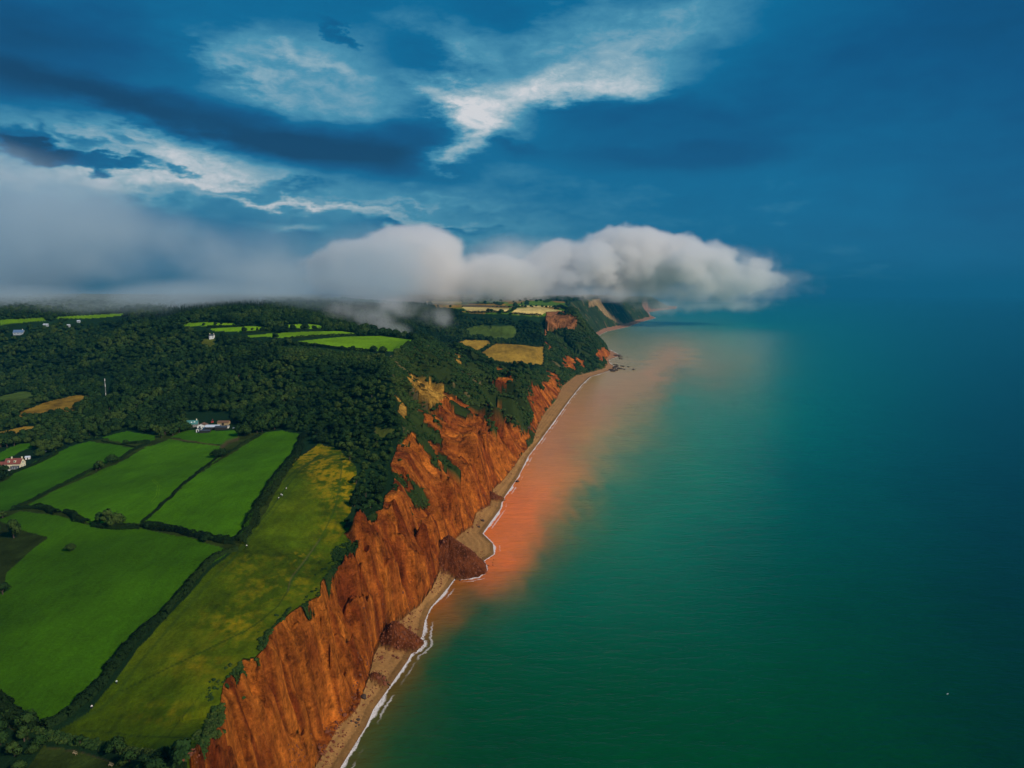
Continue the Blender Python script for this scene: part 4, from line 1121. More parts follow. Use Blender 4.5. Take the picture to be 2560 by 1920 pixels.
for i in pick:
    b_ = min(range(len(MARKS)), key=lambda k: math.hypot(uu[i] - MARKS[k][0], vv[i] - MARKS[k][1])); bucket.setdefault(b_, []).append(i)
for b_, ids in bucket.items():
    ids.sort(key=lambda k: uu[k])
    for n_, i in enumerate(ids):
        o_ = ORD[min(n_, 34)]
        make_tree('tree', (W1[i, 0], W1[i, 1], W1[i, 2] - 1.3 * float(s1[i])), float(s1[i]), random.uniform(0, 6.28), CROWNS[random.randrange(6)], '%s tree from the left %s' % (o_, MARKS[b_][2]), 'trees ' + MARKS[b_][2], sz=random.uniform(.8, 1.2))
crown_objs = {}
for o in bpy.data.objects:
    if o.type == 'MESH' and o.name.startswith('crown') and o.data.name not in crown_objs: crown_objs[o.data.name] = o
CO = list(crown_objs.values())
restP = W1[rest]; rests = s1[rest]
scatter('woodland', 'dense dark green broadleaf wood filling the valley side behind the farm', 'wood', restP - np.array([0, 0, 1.2]), rests, CO, 5)
u2, v2 = PX(W2[:, 0], W2[:, 1], W2[:, 2])
con = (u2 > 400 + 200 * fbm(W2[:, 0] / 60, W2[:, 1] / 60, 61, 3)) & (u2 < 660) & (v2 < 800) & (W2[:, 1] > 1350)
con_first = []
ci = np.where(con)[0]
rp = list(ci[np.argsort(v2[ci])][:10])
for j, i in enumerate(rp):
    r_ = make_tree('conifer', (W2[i, 0], W2[i, 1], W2[i, 2] - .3), random.uniform(.7, .95), 0, CONS[j % 2], '%s pointed dark conifer from the left on the ridge below the fog' % ORD[sorted(rp, key=lambda k: u2[k]).index(i)], 'conifers on the ridge')
    con_first.append([c for c in r_.children if c.name.startswith('crown')][0])
rest_con = np.setdiff1d(ci, rp)
bpy.context.view_layer.update()
kids = []
for o in bpy.data.objects:
    if o.parent and o.parent.name.startswith('conifer') and o.name.startswith('crown') and o.data.name not in [k_.data.name for k_ in kids]: kids.append(o)
scatter('conifer_wood', 'dark conifer plantation on the ridge under the fog', 'wood', W2[rest_con] - np.array([0, 0, 1]), s2[rest_con] * .62, kids, 6)
scatter('hilltop_wood', 'distant dark woods and thickets on the hilltops', 'wood', W2[~con] - np.array([0, 0, 2.0]), s2[~con], CO, 7)
scatter('far_wood', 'far woods on the plateau beyond the headland', 'wood', W3 - np.array([0, 0, 4.0]), s3, CO, 8)

# ---- scrub on the slopes
rg = np.random.default_rng(77)
cand = np.where(cl & ~red & (GY > 500) & (GY < 2800) & (kk > .04))[0]
wgt_ = (GY[cand] ** 2); wgt_ = wgt_ / wgt_.sum()
ch = rg.choice(cand, 30000, p=wgt_)
ch = ch[(fbm(GX[ch] / 22, GY[ch] / 22, 131, 3) > -.14) & (ROCK[ch] < .5)]
SP_ = co[ch] + np.stack([rg.uniform(-1, 1, len(ch)), rg.uniform(-1, 1, len(ch)), np.zeros(len(ch))], 1)
SP_[:, 2] = hz(SP_[:, 0], SP_[:, 1]) - .4
near_c = np.where(cl & (~red) & (GY <= 520))[0]
rimc = np.where(D['inland'] & (D['dE'] < 6) & (GY < 900) & (fbm(GX / 14, GY / 14, 141, 3) > .05))[0]
m1 = rg.choice(rimc, 500) if len(rimc) else rimc; m2 = rg.choice(near_c, min(1500, len(near_c))) if len(near_c) else near_c
heath = np.where(SCR | (inside(z2([(0, 560), (900, 620), (900, 760), (700, 700), (0, 680)]), GU, GV) & inl))[0]
m3 = rg.choice(heath, 1100)
SPn = co[np.concatenate([m1, m2])]; SPh = co[m3]
# one sample shrub is a thing of its own: it also gives the mass its leaves
shrubs = []
for i, (pu, pv, sc_i, lab) in enumerate([(610, 1745, 1.0, 'dark shrub hanging over the cliff rim near the bottom of the photo'), (560, 1830, 1.5, 'largest dark shrub on the cliff rim at the bottom'),
                                        (650, 1600, 1.3, 'dark shrub in the shade of the cliff rim hollow'), (870, 1385, 1.4, 'shrub above the notch in the cliff edge by the meadow'), (985, 1215, 1.8, 'shrub on the cliff rim below the dark wood')]):
    q = hit(pu, pv)
    o_ = link('shrub', BUSHES[i]); o_.location = (q[0], q[1], q[2] - .3); o_.scale = (sc_i,) * 3
    tag(o_, lab, 'shrub'); shrubs.append(o_)
scatter('cliff_scrub', 'dense green scrub covering the upper slopes of the cliffs', 'scrub', SP_, rg.uniform(1.0, 3.6, len(SP_)) * np.clip(SP_[:, 1] / 1000, .5, 1.4), shrubs, 9)
scatter('rim_scrub', 'low bushes and gorse along the cliff rim', 'scrub', SPn - np.array([0, 0, .3]), rg.uniform(.3, .9, len(SPn)), shrubs, 10)
scatter('heath_bushes', 'scattered low bushes on the open heath below the hilltop fields', 'scrub', SPh - np.array([0, 0, .3]), rg.uniform(1.2, 3.2, len(SPh)), shrubs, 12)
# dark thicket hollows at the rim of the meadow
HOL = [[(650, 1640), (690, 1560), (740, 1530), (700, 1590), (668, 1625)], zd([(560, 1380), (625, 1315), (600, 1370), (560, 1410)]), zd([(450, 1540), (495, 1500), (490, 1560), (440, 1600)]), zd([(715, 1190), (770, 1160), (770, 1195), (720, 1215)]),
       zd([(330, 1640), (110, 1600), (0, 1540), (60, 1570), (250, 1610), (420, 1645)])]
hp = np.zeros(len(GX), bool)
for p in HOL: hp |= inside(p, un, vn)
hp = np.where(hp & inl)[0]
if len(hp):
    m4 = rg.choice(hp, 1500); SPt = co[m4] - np.array([0, 0, .3])
    scatter('thicket', 'dark bramble thickets in the hollows along the meadow edge', 'scrub', SPt, rg.uniform(.5, 1.1, len(SPt)), shrubs, 13)


# ------------------------------------------------------------------ hedges, each a thing
def hedge(px, wd, ht, label, seed, dens=1.0, name='hedge'):
    rg = np.random.default_rng(seed); pp = [hit(a, b) for a, b in px]
    seg = [(pp[i], pp[i + 1], np.linalg.norm(pp[i + 1][:2] - pp[i][:2])) for i in range(len(pp) - 1)]
    L_ = sum(s[2] for s in seg); Y0 = pp[0][1]
    leaf = .26 * max(1, Y0 / 600); k = int(min(26000, dens * L_ * (wd + 2 * ht) * 1.6 / (leaf * leaf * 2.0)))
    ts = rg.uniform(0, L_, k); out = np.zeros((k, 2)); dr = np.zeros((k, 2)); acc_ = 0
    for a, b, l in seg:
        m = (ts >= acc_) & (ts < acc_ + l); f_ = ((ts[m] - acc_) / max(l, 1e-6))[:, None]
        out[m] = a[:2] * (1 - f_) + b[:2] * f_; dd = (b[:2] - a[:2]) / max(l, 1e-6); dr[m] = dd; acc_ += l
    ph = rg.uniform(-.15 * math.pi, 1.15 * math.pi, k)
    lump = 1 + .9 * fbm(ts / 7, ts * 0 + seed, seed, 4) + .5 * fbm(ts / 2.2, ts * 0 + seed, seed + 3, 2)
    lump = np.clip(lump, .35, 1.9) * rg.uniform(.8, 1.05, k)
    perp = np.stack([-dr[:, 1], dr[:, 0]], 1)
    wob = fbm(ts / 15, ts * 0 + 4, seed + 9, 2) * 2
    off = (np.cos(ph) * wd * .5 * lump + wob)[:, None] * perp
    xy = out + off; z_ = hz(xy[:, 0], xy[:, 1]) + np.maximum(np.sin(ph), -.1) * ht * lump
    p3 = np.stack([xy[:, 0], xy[:, 1], z_], 1)
    nn_ = np.stack([perp[:, 0] * np.cos(ph), perp[:, 1] * np.cos(ph), np.sin(ph) + .15], 1); nn_ /= np.linalg.norm(nn_, axis=1, keepdims=True)
    c0 = p3.mean(0); c0[2] = hz(c0[0], c0[1])[0]
    v, f, nv = cards(p3 - c0, nn_, leaf * np.ones(k), rg)
    o_ = link(name, finish(name, v, f, nv, M_HEDGE)); o_.location = c0
    tag(o_, label, 'hedge'); return o_


HEDGES = [
    (z4([(95, 752), (240, 690), (350, 632), (560, 528), (640, 487), (800, 428), (900, 360), (1030, 300)]), 2.2, 2.0, 'long dark hedge between the two left pastures'),
    (z4([(985, 848), (1100, 742), (1270, 585), (1400, 480), (1500, 398), (1560, 375)]), 1.8, 1.6, 'narrow straight hedge between the middle and right pastures'),
    (z4([(1580, 368), (1700, 298), (1800, 240)]), 2.4, 2.2, 'short hedge climbing from the farm gateway to the wood'),
    (z4([(90, 760), (150, 755), (250, 748), (330, 760), (400, 785)]), 4.0, 2.6, 'short curved dark hedge at the left below the middle pasture'),
    (z4([(440, 778), (490, 790), (520, 825), (600, 850)]), 4.0, 2.4, 'crooked hedge piece left of the big tree clump'),
    (z4([(650, 868), (760, 885), (860, 888), (975, 885)]), 3.6, 2.4, 'hedge running right from under the big tree clump'),
    (z4([(985, 868), (1080, 885), (1150, 893), (1300, 930), (1440, 958), (1560, 985), (1640, 990)]), 5.0, 3.0, 'thick bushy hedge below the right pasture'),
    (z4([(1640, 1000), (1700, 930), (1735, 850), (1770, 760), (1850, 640), (1950, 500), (2040, 395), (2070, 300), (2110, 230)]), 8.0, 3.2, 'broad hedge between the right pasture and the yellow meadow'),
    (z4([(1640, 1035), (1560, 1055), (1480, 1100), (1400, 1165)]) + [(470, 1462), (410, 1535)], 4.5, 2.2, 'upper half of the dark hedge between the large pasture and the meadow'),
    ([(405, 1540), (360, 1580), (318, 1625), (280, 1672), (250, 1708), (205, 1750), (160, 1792), (110, 1820)], 5.0, 2.4, 'lower half of the dark hedge between the large pasture and the meadow'),
    ([(-20, 1745), (30, 1785), (60, 1805), (95, 1828)], 6.0, 2.6, 'dark hedge at the bottom left corner of the large pasture'),
    (z4([(890, 300), (950, 300), (1035, 288)]), 4.0, 2.2, 'short dense hedge near the foot of the wood'),
    (z4([(0, 560), (80, 510), (180, 470), (280, 430), (400, 370)]), 3.5, 2.5, 'hedge beside the lane below the red roofed house'),
    (z4([(700, 285), (780, 300), (860, 312), (940, 330)]), 1.2, 1.0, 'thin hedge along the small green field'),
    (zu([(590, 262), (740, 252), (900, 240), (1100, 238), (1240, 237), (1500, 240), (1660, 262)]), 4.0, 3.2, 'dark hedge behind the second hilltop field'),
    (zu([(960, 315), (1100, 305), (1300, 290), (1500, 286), (1640, 278)]), 4.0, 3.2, 'dark hedge between the two largest hilltop fields'),
    (zu([(1660, 268), (1830, 278), (1980, 292), (2130, 312)]), 3.0, 2.4, 'hedge at the back of the largest hilltop field'),
    (zu([(280, 208), (400, 205), (520, 200), (640, 194)]), 4.0, 3.0, 'dark hedge under the leftmost hilltop field'),
    (zu([(1040, 348), (1120, 362), (1200, 372), (1300, 384), (1400, 395), (1500, 408), (1600, 418), (1740, 424)]), 6.0, 4.0, 'ragged bushy hedge in front of the largest hilltop field'),
    (zu([(1250, 232), (1330, 220), (1460, 222)]), 3.0, 2.5, 'low hedge at the end of the small hilltop field'),
    (z3([(205, 812), (260, 780), (350, 727)]), 4.0, 3.0, 'hedge between the two golden fields'),
    (z3([(340, 700), (400, 712), (560, 722), (715, 732)]), 6.0, 5.0, 'hedge above the larger golden field'),
    (z3([(60, 745), (120, 775), (210, 815), (240, 845), (360, 862), (490, 880)]), 6.0, 5.0, 'hedge under the golden fields on the left'),
    (z3([(490, 882), (560, 885), (640, 888), (720, 895)]), 9.0, 7.0, 'thick dark hedge under the larger golden field by the cliff'),
    (z3([(180, 500), (260, 502), (340, 502), (460, 505), (500, 490), (530, 465)]), 5.0, 4.5, 'dark hedge around the pale corn field on the headland'),
    (z3([(700, 522), (620, 520), (500, 512)]), 5.0, 4.0, 'hedge under the pale corn field by the headland cliff'),
    (z3([(530, 466), (640, 463), (800, 465)]), 4.0, 3.5, 'far hedge behind the corn field on the headland'),
    (z3([(810, 462), (850, 470), (900, 488)]), 7.0, 7.0, 'dark clump of thorn on the headland rim'),
    (z3([(150, 440), (260, 442), (440, 440)]), 7.0, 5.0, 'line of trees at the far side of the headland top'),
]
for i, (px_, wd, ht, lab) in enumerate(HEDGES):
    hedge(px_, wd, ht, lab, 400 + i)

exec_later = True
# ------------------------------------------------------------------ buildings
WHITE = plain('white_render', (.72, .76, .74), .7); DIM = plain('grey_render', (.30, .36, .40), .8); CREAM = plain('cream_render', (.72, .70, .48), .8); SLATE = plain('slate', (.05, .06, .075), .6)
TILE = plain('clay_tile', (.20, .055, .04), .8, .25, 3); GREENR = plain('green_sheet', (.06, .20, .19), .5); PALER = plain('pale_sheet', (.55, .62, .70), .35); BROWN = plain('brown_sheet', (.16, .085, .045), .8)
GLASS = plain('window_glass', (.03, .06, .10), .12, .02); DARK = plain('dark_timber', (.02, .018, .018), .8); GREY = plain('grey_block', (.22, .22, .22), .9); REDP = plain('red_paint', (.45, .05, .03), .4)
FRAME = plain('white_frame', (.8, .8, .78), .5); STEEL = plain('galvanised_steel', (.45, .47, .48), .4); RUB = plain('tyre_rubber', (.02, .02, .02), .9); WOODP = plain('weathered_wood', (.35, .27, .14), .8)


def face_house(name, label, cat, loc, rz, L_, W_, h, rh, wallm, roofm, wins=(), doors=(), chim=(), dorm=(), sky_=(), over=.35):
    """gabled building: length along x; wins/doors: (side, pos, z, w, h) side in 'f','b','l','r'"""
    r = empty(name, loc, rz); tag(r, label, cat)
    MB().prism([(-W_ / 2, -1.5), (W_ / 2, -1.5), (W_ / 2, h), (0, h + rh), (-W_ / 2, h)], -L_ / 2, L_ / 2).build('wall', wallm, r)
    t_ = .18; sl = rh / (W_ / 2); e = W_ / 2 + over
    ro = MB().prism([(-e, h - over * sl + .04), (0, h + rh + .04), (e, h - over * sl + .04), (e, h - over * sl + t_ + .04), (0, h + rh + t_ + .04), (-e, h - over * sl + t_ + .04)], -L_ / 2 - over, L_ / 2 + over).build('roof', roofm, r)
    for (x, y) in chim:
        MB().box(x, y, h + rh + .3, .9, .7, 2.2).box(x, y, h + rh + 1.45, 1.05, .85, .15).build('chimney', CREAM, ro)
    def place(side, pos, z, w_, hh, depth):
        if side == 'f': return (pos, -W_ / 2 - depth / 2 + .02, z, w_, depth, hh)
        if side == 'b': return (pos, W_ / 2 + depth / 2 - .02, z, w_, depth, hh)
        if side == 'l': return (-L_ / 2 - depth / 2 + .02, pos, z, depth, w_, hh)
        return (L_ / 2 + depth / 2 - .02, pos, z, depth, w_, hh)
    for wv in wins:
        b = place(*wv, .10); g_ = MB().box(*b).build('window', GLASS, r)
        side, pos, z, w_, hh = wv; f_ = MB(); d = .16
        for (dp, dz_, ww, h2) in ((0, hh / 2, w_ + .16, .1), (0, -hh / 2, w_ + .16, .12), (-w_ / 2, 0, .1, hh), (w_ / 2, 0, .1, hh), (0, 0, .07, hh)):
            f_.box(*place(side, pos + dp, z + dz_, ww, h2, d))
        f_.build('frame', FRAME, g_)
    for dv in doors:
        MB().box(*place(*dv, .14)).build('door', DARK, r)
    for (x, s_) in dorm:
        dz0 = h + rh * .28; y0 = -W_ / 2 * .72 * s_
        m = MB().box(x, y0 + .3 * s_, dz0 + .7, 1.6, 1.6, 1.5).build('dormer', CREAM, ro)
        MB().box(x, y0 - .58 * s_, dz0 + .75, 1.1, .12, .9).build('window', GLASS, m)
    for (x, f_) in sky_:
        y0 = -W_ / 2 * f_; z0 = h + rh * (1 - f_) + t_ + .12
        o_ = MB().box(0, 0, 0, 1.3, 1.0, .1).build('skylight', FRAME, ro); o_.location = (x, y0, z0); o_.rotation_euler = (math.atan(sl), 0, 0)
    return r


def at(u, v): q = hit(u, v); return (float(q[0]), float(q[1]), float(q[2]))


# the farm
face_house('farmhouse', 'farmhouse with blue green roof and two skylights at the left of the white barns', 'house', at(482, 1067), math.radians(14), 10.5, 7.0, 3.2, 3.4, GREY, GREENR,
           wins=(('f', -3, 1.6, 1.2, 1.1), ('f', 2.5, 1.6, 1.2, 1.1), ('r', 0, 1.8, 1.2, 1.1)), doors=(('f', 0, 1.1, 1.0, 2.1),), chim=((4.0, 0),), sky_=((-.6, .55), (2.2, .5)))
face_house('barn', 'large white gabled barn with dark doorway in the farm', 'barn', at(507, 1071), math.radians(90 + 8), 9.0, 8.2, 3.6, 1.7, WHITE, BROWN,
           wins=(('l', -1.2, 1.9, 1.0, .9),), doors=(('l', 1.6, 1.5, 1.7, 3.0),))
face_house('shed', 'small white lean-to gable in front of the large white barn', 'shed', at(497, 1079), math.radians(90 + 8), 6.0, 3.4, 2.6, .8, WHITE, SLATE, doors=(('l', .2, 1.1, 1.1, 2.1),))
face_house('shed', 'long dark low shed in front of the white barn', 'shed', at(513, 1081), math.radians(4), 10.0, 4.0, 1.9, .7, DARK, SLATE, doors=(('f', -2, .9, 1.4, 1.7), ('f', 2, .9, 1.4, 1.7)))
face_house('cow_shed', 'long farm shed with a pale blue white sheet roof', 'shed', at(533, 1072), math.radians(3), 13.5, 7.0, 2.4, 1.5, DARK, PALER, doors=(('f', -4, 1.2, 2.4, 2.2), ('f', 0, 1.2, 2.4, 2.2), ('f', 4, 1.2, 2.4, 2.2)))
face_house('cow_shed', 'dark open fronted farm shed right of the pale roofed shed', 'shed', at(554, 1073), math.radians(2), 11.0, 6.5, 2.3, 1.0, DARK, SLATE, doors=(('f', -2.6, 1.1, 2.2, 2.0), ('f', 2.2, 1.1, 2.2, 2.0)))
face_house('barn', 'brown roofed farm building at the right rear of the farm', 'barn', at(560, 1062), math.radians(2), 11.0, 6.0, 2.8, 1.4, WOODP, BROWN, doors=(('f', 0, 1.3, 2.2, 2.4),))
face_house('shed', 'small pale farm hut at the right end of the yard', 'shed', at(569, 1070), math.radians(95), 3.6, 2.6, 2.1, .6, WHITE, GREY, doors=(('l', 0, 1.0, .9, 1.9),))
# low white yard wall
q0 = at(464, 1068); w_ = empty('yard_wall', q0, math.radians(6)); tag(w_, 'low whitewashed wall in front of the farmhouse', 'wall')
MB().box(4.0, 0, .6, 9.5, .3, 2.6).build('wall', WHITE, w_); MB().box(4.0, 0, 1.95, 9.7, .42, .12).build('coping', GREY, w_)
# red digger
dg = empty('digger', at(531, 1058), math.radians(20)); tag(dg, 'red digger with its arm raised in the farmyard', 'digger')
MB().box(-.9, 0, .35, .6, 3.0, .7).box(.9, 0, .35, .6, 3.0, .7).build('track', RUB, dg); MB().box(0, .2, 1.15, 2.3, 2.6, .8).box(.2, 1.2, 1.7, 1.9, 1.0, .5).build('body', REDP, dg)
cb = MB().box(-.5, -.3, 2.2, 1.1, 1.4, 1.5).build('cab', REDP, dg); MB().box(-.5, -1.02, 2.3, .9, .06, 1.0).build('window', GLASS, cb)
MB().tube((.4, -.9, 1.4), (.4, -2.8, 4.6), .28, .2).tube((.4, -2.8, 4.6), (.4, -4.6, 4.2), .2, .16).build('arm', REDP, dg); MB().box(.4, -4.8, 3.8, .8, .7, .8).build('bucket', DARK, dg)
# pale trailer
tr = empty('farm_trailer', at(587, 1072), math.radians(5)); tag(tr, 'small pale farm trailer on the grass right of the farm', 'trailer')
MB().box(0, 0, .9, 3.4, 1.7, .7).build('body', WHITE, tr); MB().tube((1.6, 0, .5), (3.0, 0, .45), .07).build('drawbar', STEEL, tr)
for s_ in (-1, 1): MB().tube((-.2, s_ * .85, .38), (-.2, s_ * 1.05, .38), .38, .38, 12).build('wheel', RUB, tr)

# the red roofed house
HL = at(38, 1169)
hs = face_house('house', 'cream house with dark red tiled roof and chimneys at the left edge', 'house', HL, math.radians(7), 13.0, 8.5, 4.2, 4.0, CREAM, TILE,
                wins=(('r', 0, 4.9, 1.6, 1.5), ('r', -2.2, 1.8, 1.3, 1.3), ('r', 2.2, 1.8, 1.3, 1.3), ('f', -4, 1.9, 1.6, 1.4), ('f', 4, 1.9, 1.6, 1.4), ('b', -3, 2, 1.2, 1.2)), doors=(('f', -1.2, 1.2, 1.1, 2.2),),
                chim=((-2.0, 0), (6.2, 0)), dorm=((-3.2, 1), (1.8, 1)))
by = MB()
for i in range(9):
    a = math.pi * (1 + i / 8)
by.prism([(-4.25, -1), (-7.0, -1), (-7.0, 2.3), (-4.25, 2.6)], .5, 5.8).build('conservatory', GLASS, hs)
fr = MB()
for x in (.5, 1.8, 3.15, 4.5, 5.8): fr.box(x, -7.03, .7, .12, .12, 3.3)
fr.box(3.15, -7.04, 2.3, 5.6, .16, .16).box(3.15, -7.04, .5, 5.6, .14, .12).build('conservatory_frame', FRAME, hs)
MB().prism([(-4.2, 2.68), (-7.2, 2.40), (-7.2, 2.55), (-4.2, 2.83)], .3, 6.0).build('conservatory_roof', SLATE, hs)
HW = at(8, 1171)
hw = face_house('house_annexe', 'lower cream annexe with maroon roof joining the left side of the house', 'house', HW, math.radians(7), 12.0, 7.0, 2.8, 3.0, CREAM, TILE,
                wins=(('f', -2, 1.6, 1.6, 1.1), ('f', 2, 1.6, 1.6, 1.1)), doors=(('f', 0, 1.1, 1.0, 2.1),), chim=((3.5, 0),))
tw = empty('garden_wall', at(10, 1178), math.radians(8)); tag(tw, 'pale terrace wall in front of the red roofed house', 'wall')
MB().box(0, 0, .3, 16, .35, 1.6).build('wall', WHITE, tw); MB().box(0, 0, 1.15, 16.2, .5, .12).build('coping', FRAME, tw)
for (u_, v_, lab) in [(70, 1148, 'small pale garden shed right of the red roofed house'), (112, 1129, 'tiny pale hut by the lane above the left pasture')]:
    face_house('garden_shed', lab, 'shed', at(u_, v_), math.radians(20), 3.6, 2.6, 2.0, .8, WHITE, PALER, doors=(('f', 0, .95, .8, 1.8),))
# other small houses
face_house('cottage', 'small white cottage in the wood above the brown clearing', 'house', at(530, 846), math.radians(5), 7.0, 6.0, 4.6, 2.0, WHITE, SLATE, wins=(('f', -2.5, 2, 1.2, 1.3), ('f', 2.5, 2, 1.2, 1.3), ('f', -2.5, 3.8, 1.2, .9), ('f', 2.5, 3.8, 1.2, .9)), chim=((3.0, 0), (-3.0, 0)))
face_house('cottage', 'white house in the thin fog behind the hilltop fields', 'house', at(983, 838), math.radians(5), 22.0, 9.0, 6.5, 3.0, WHITE, SLATE, wins=(('f', -7, 2, 1.6, 1.5), ('f', 0, 2, 1.6, 1.5), ('f', 7, 2, 1.6, 1.5), ('f', -7, 5, 1.6, 1.5), ('f', 7, 5, 1.6, 1.5)), chim=((-8.0, 0), (7.0, 0)))
face_house('house', 'blue grey roofed house deep in the dark wood at the far left', 'house', at(48, 836), math.radians(15), 16.0, 9.0, 3.6, 4.2, DIM, plain('blue_slate', (.10, .17, .30), .4), wins=(('f', -5, 1.8, 2, 1.6), ('f', 0, 1.8, 2, 1.6), ('f', 5, 1.8, 2, 1.6)), chim=((6, 0),))
for (u_, v_, lab) in [(115, 815, 'white roofed bungalow in the wood near the far left field strip'), (172, 817, 'tiny pale building in the wood left of the hilltop'), (197, 806, 'tiny pale building just under the far field strip')]:
    face_house('bungalow', lab, 'house', at(u_, v_), math.radians(10), 8.0 if u_ == 115 else 5, 5, 2.6, 1.4, DIM, PALER, doors=(('f', 0, 1.1, 1, 2.1),), wins=(('f', 1.7, 1.6, 1, 1),))

# mast
mq = at(265, 992); ms = empty('radio_mast', mq); tag(ms, 'slim lattice radio mast with white sections at the edge of the wood', 'mast')
MH = 24.0; la = MB()
for s_ in range(3):
    a = s_ * 2.094; la.tube((math.cos(a) * .45, math.sin(a) * .45, 0), (math.cos(a) * .28, math.sin(a) * .28, MH - 3), .06, .05, 5)
for i in range(26):
    z0 = i * .8; r0 = .45 - .17 * z0 / MH
    for s_ in range(3):
        a, b = s_ * 2.094, (s_ + 1) * 2.094; la.tube((math.cos(a) * r0, math.sin(a) * r0, z0), (math.cos(b) * r0, math.sin(b) * r0, z0 + .8), .035, .035, 4)
la.build('lattice', STEEL, ms)
for z0, h_ in ((MH - 3, 3.2), (13.6, 2.6), (16.6, .7), (3.6, 1.0)):
    MB().tube((0, 0, z0), (0, 0, z0 + h_), .34, .34, 10).build('antenna', FRAME, ms)
for a in (0, 2.094, 4.189): MB().tube((0, 0, 3.0), (math.cos(a) * 2, math.sin(a) * 2, -.3), .09, .09, 5).build('leg', FRAME, ms)

# ------------------------------------------------------------------ rocks
def rock_mesh(seed):
    rg = np.random.default_rng(seed); import bmesh
    bm = bmesh.new(); bmesh.ops.create_icosphere(bm, subdivisions=3, radius=1)
    offs = rg.normal(0, 1, (7, 3)); offs /= np.linalg.norm(offs, axis=1, keepdims=True); cut = rg.uniform(.55, .9, 7)
    for v in bm.verts:
        p = np.array(v.co)
        for o_, c in zip(offs, cut):
            d = p @ o_
            if d > c: p = p - o_ * (d - c)
        p = p * (1 + .08 * math.sin(p[0] * 9 + seed) * math.cos(p[1] * 8)); v.co = p
    me = bpy.data.meshes.new('boulder'); bm.to_mesh(me); bm.free(); me.materials.append(plain('dark_boulder', (.05, .028, .018), .85, .3, 2))
    return me


RK = [rock_mesh(500 + i) for i in range(4)]
z5 = lambda p: Z(.1085, 1380, 820, p)
for i, (a, b, s_) in enumerate([(1430, 850, 4.5), (1490, 855, 4.5), (1590, 880, 4.5), (1645, 890, 5), (1760, 900, 4.5), (1665, 960, 4.5), (1880, 962, 6), (1500, 885, 6), (1530, 940, 7), (1590, 945, 6), (1480, 980, 7), (1400, 985, 8), (1350, 975, 7),
                                (1520, 640, 8), (1560, 670, 6), (1570, 712, 6), (1610, 665, 4), (1620, 715, 4), (1735, 672, 4), (1460, 640, 8), (1440, 935, 9), (1470, 900, 8), (1380, 1000, 6), (1430, 1005, 5), (1560, 632, 6)]):
    q = hit(*z5([(a, b)])[0]); o_ = link('boulder', RK[i % 4]); o_.location = (q[0], q[1], max(q[2], 0) + .1 * s_); o_.rotation_euler = (0, 0, i * 1.3); o_.scale = (s_ * .9, s_ * .7, s_ * .42)
    tag(o_, ('small' if s_ < 6 else 'large') + ' dark boulder %s, %s along the point counted outward' % ('in the water off the headland' if s_ < 6 else 'on the headland shore', ORD[i]), 'boulder', 'boulders off the headland point' if s_ < 6 else 'boulders on the headland shore')
for i, (u_, v_, s_, lab) in enumerate([(895, 1801, .8, 'pale topped boulder on the near beach'), (890, 1808, .7, 'dark boulder on the near beach beside the pale topped one'), (878, 1804, .55, 'small dark boulder nearest the cliff on the near beach'), (897, 1813, .5, 'small boulder on the near beach towards the sea'),
                                       (890, 1817, .45, 'lowest of the small boulders on the near beach'), (1197, 1318, 1.3, 'dark boulder on the beach past the large landslip'), (1207, 1303, 1.6, 'larger dark boulder on the beach past the large landslip'), (1293, 1205, 2.0, 'boulder at the cliff foot further along the beach'),
                                       (909, 1745, 1.6, 'rock at the foot of the near cliff'), (1322, 1072, 2.6, 'dark rock at the cliff foot where the beach bends')]):
    q = hit(u_, v_); o_ = link('boulder', RK[i % 4]); o_.location = (q[0], q[1], q[2] + .2 * s_); o_.rotation_euler = (0, 0, i); o_.scale = (s_ * 1.2, s_, s_ * .8); tag(o_, lab, 'boulder')


REDROCK = plain('red_rubble', (.15, .042, .013), .9, .3, 2)
rr = []
for i, (u_, v_, s_, lab) in enumerate([(1150, 1405, 1.2, 'red boulder at the seaward foot of the larger landslip'), (1010, 1600, 1.0, 'red boulder at the foot of the smaller landslip')]):
    q = hit(u_, v_); me_ = rock_mesh(520 + i); me_.materials[0] = REDROCK
    o_ = link('boulder', me_); o_.location = (q[0], q[1], q[2] + .2); o_.scale = (s_, s_ * .8, s_ * .6); tag(o_, lab, 'boulder'); rr.append(o_)
ft = np.where((cl | bch) & (D['dF'] < 5.0) & (GY < 1500) & (fbm(GX / 9, GY / 9, 150, 3) > -.05))[0]; ft = rg.choice(ft, 1500)
sl_ = np.where((D['slip'] > .3) & (GY < 900))[0]; sl_ = rg.choice(sl_, 900)
tl = np.where((bch | D['wet']) & (np.min([np.hypot(GX - c[0], GY - c[1]) / R_ for c, _, R_ in CONES], axis=0) < 1.25) & (D['dS'] < 12))[0]; tl = rg.choice(tl, 350)
RP = co[np.concatenate([ft, sl_, tl])].copy(); RP[:, 0] += rg.uniform(-1.2, 1.2, len(RP)); RP[:, 1] += rg.uniform(-1.2, 1.2, len(RP)); RP[:, 2] = np.maximum(hz(RP[:, 0], RP[:, 1]), -.1)
scatter('rubble', 'fallen red rubble along the cliff foot and over the landslips', 'rubble', RP, rg.uniform(.15, .55, len(RP)) ** 1.0 * (1 + 1.2 * (rg.random(len(RP)) > .93)), rr, 14)


# ------------------------------------------------------------------ walkers, benches, gull
SKIN = plain('skin', (.55, .33, .24), .6, .03); HAIR = plain('hair', (.05, .03, .02), .8); TROU = plain('dark_trousers', (.02, .025, .04), .9); TOPW = plain('white_jacket', (.85, .85, .85), .8); TOPG = plain('pale_jacket', (.6, .75, .7), .8)


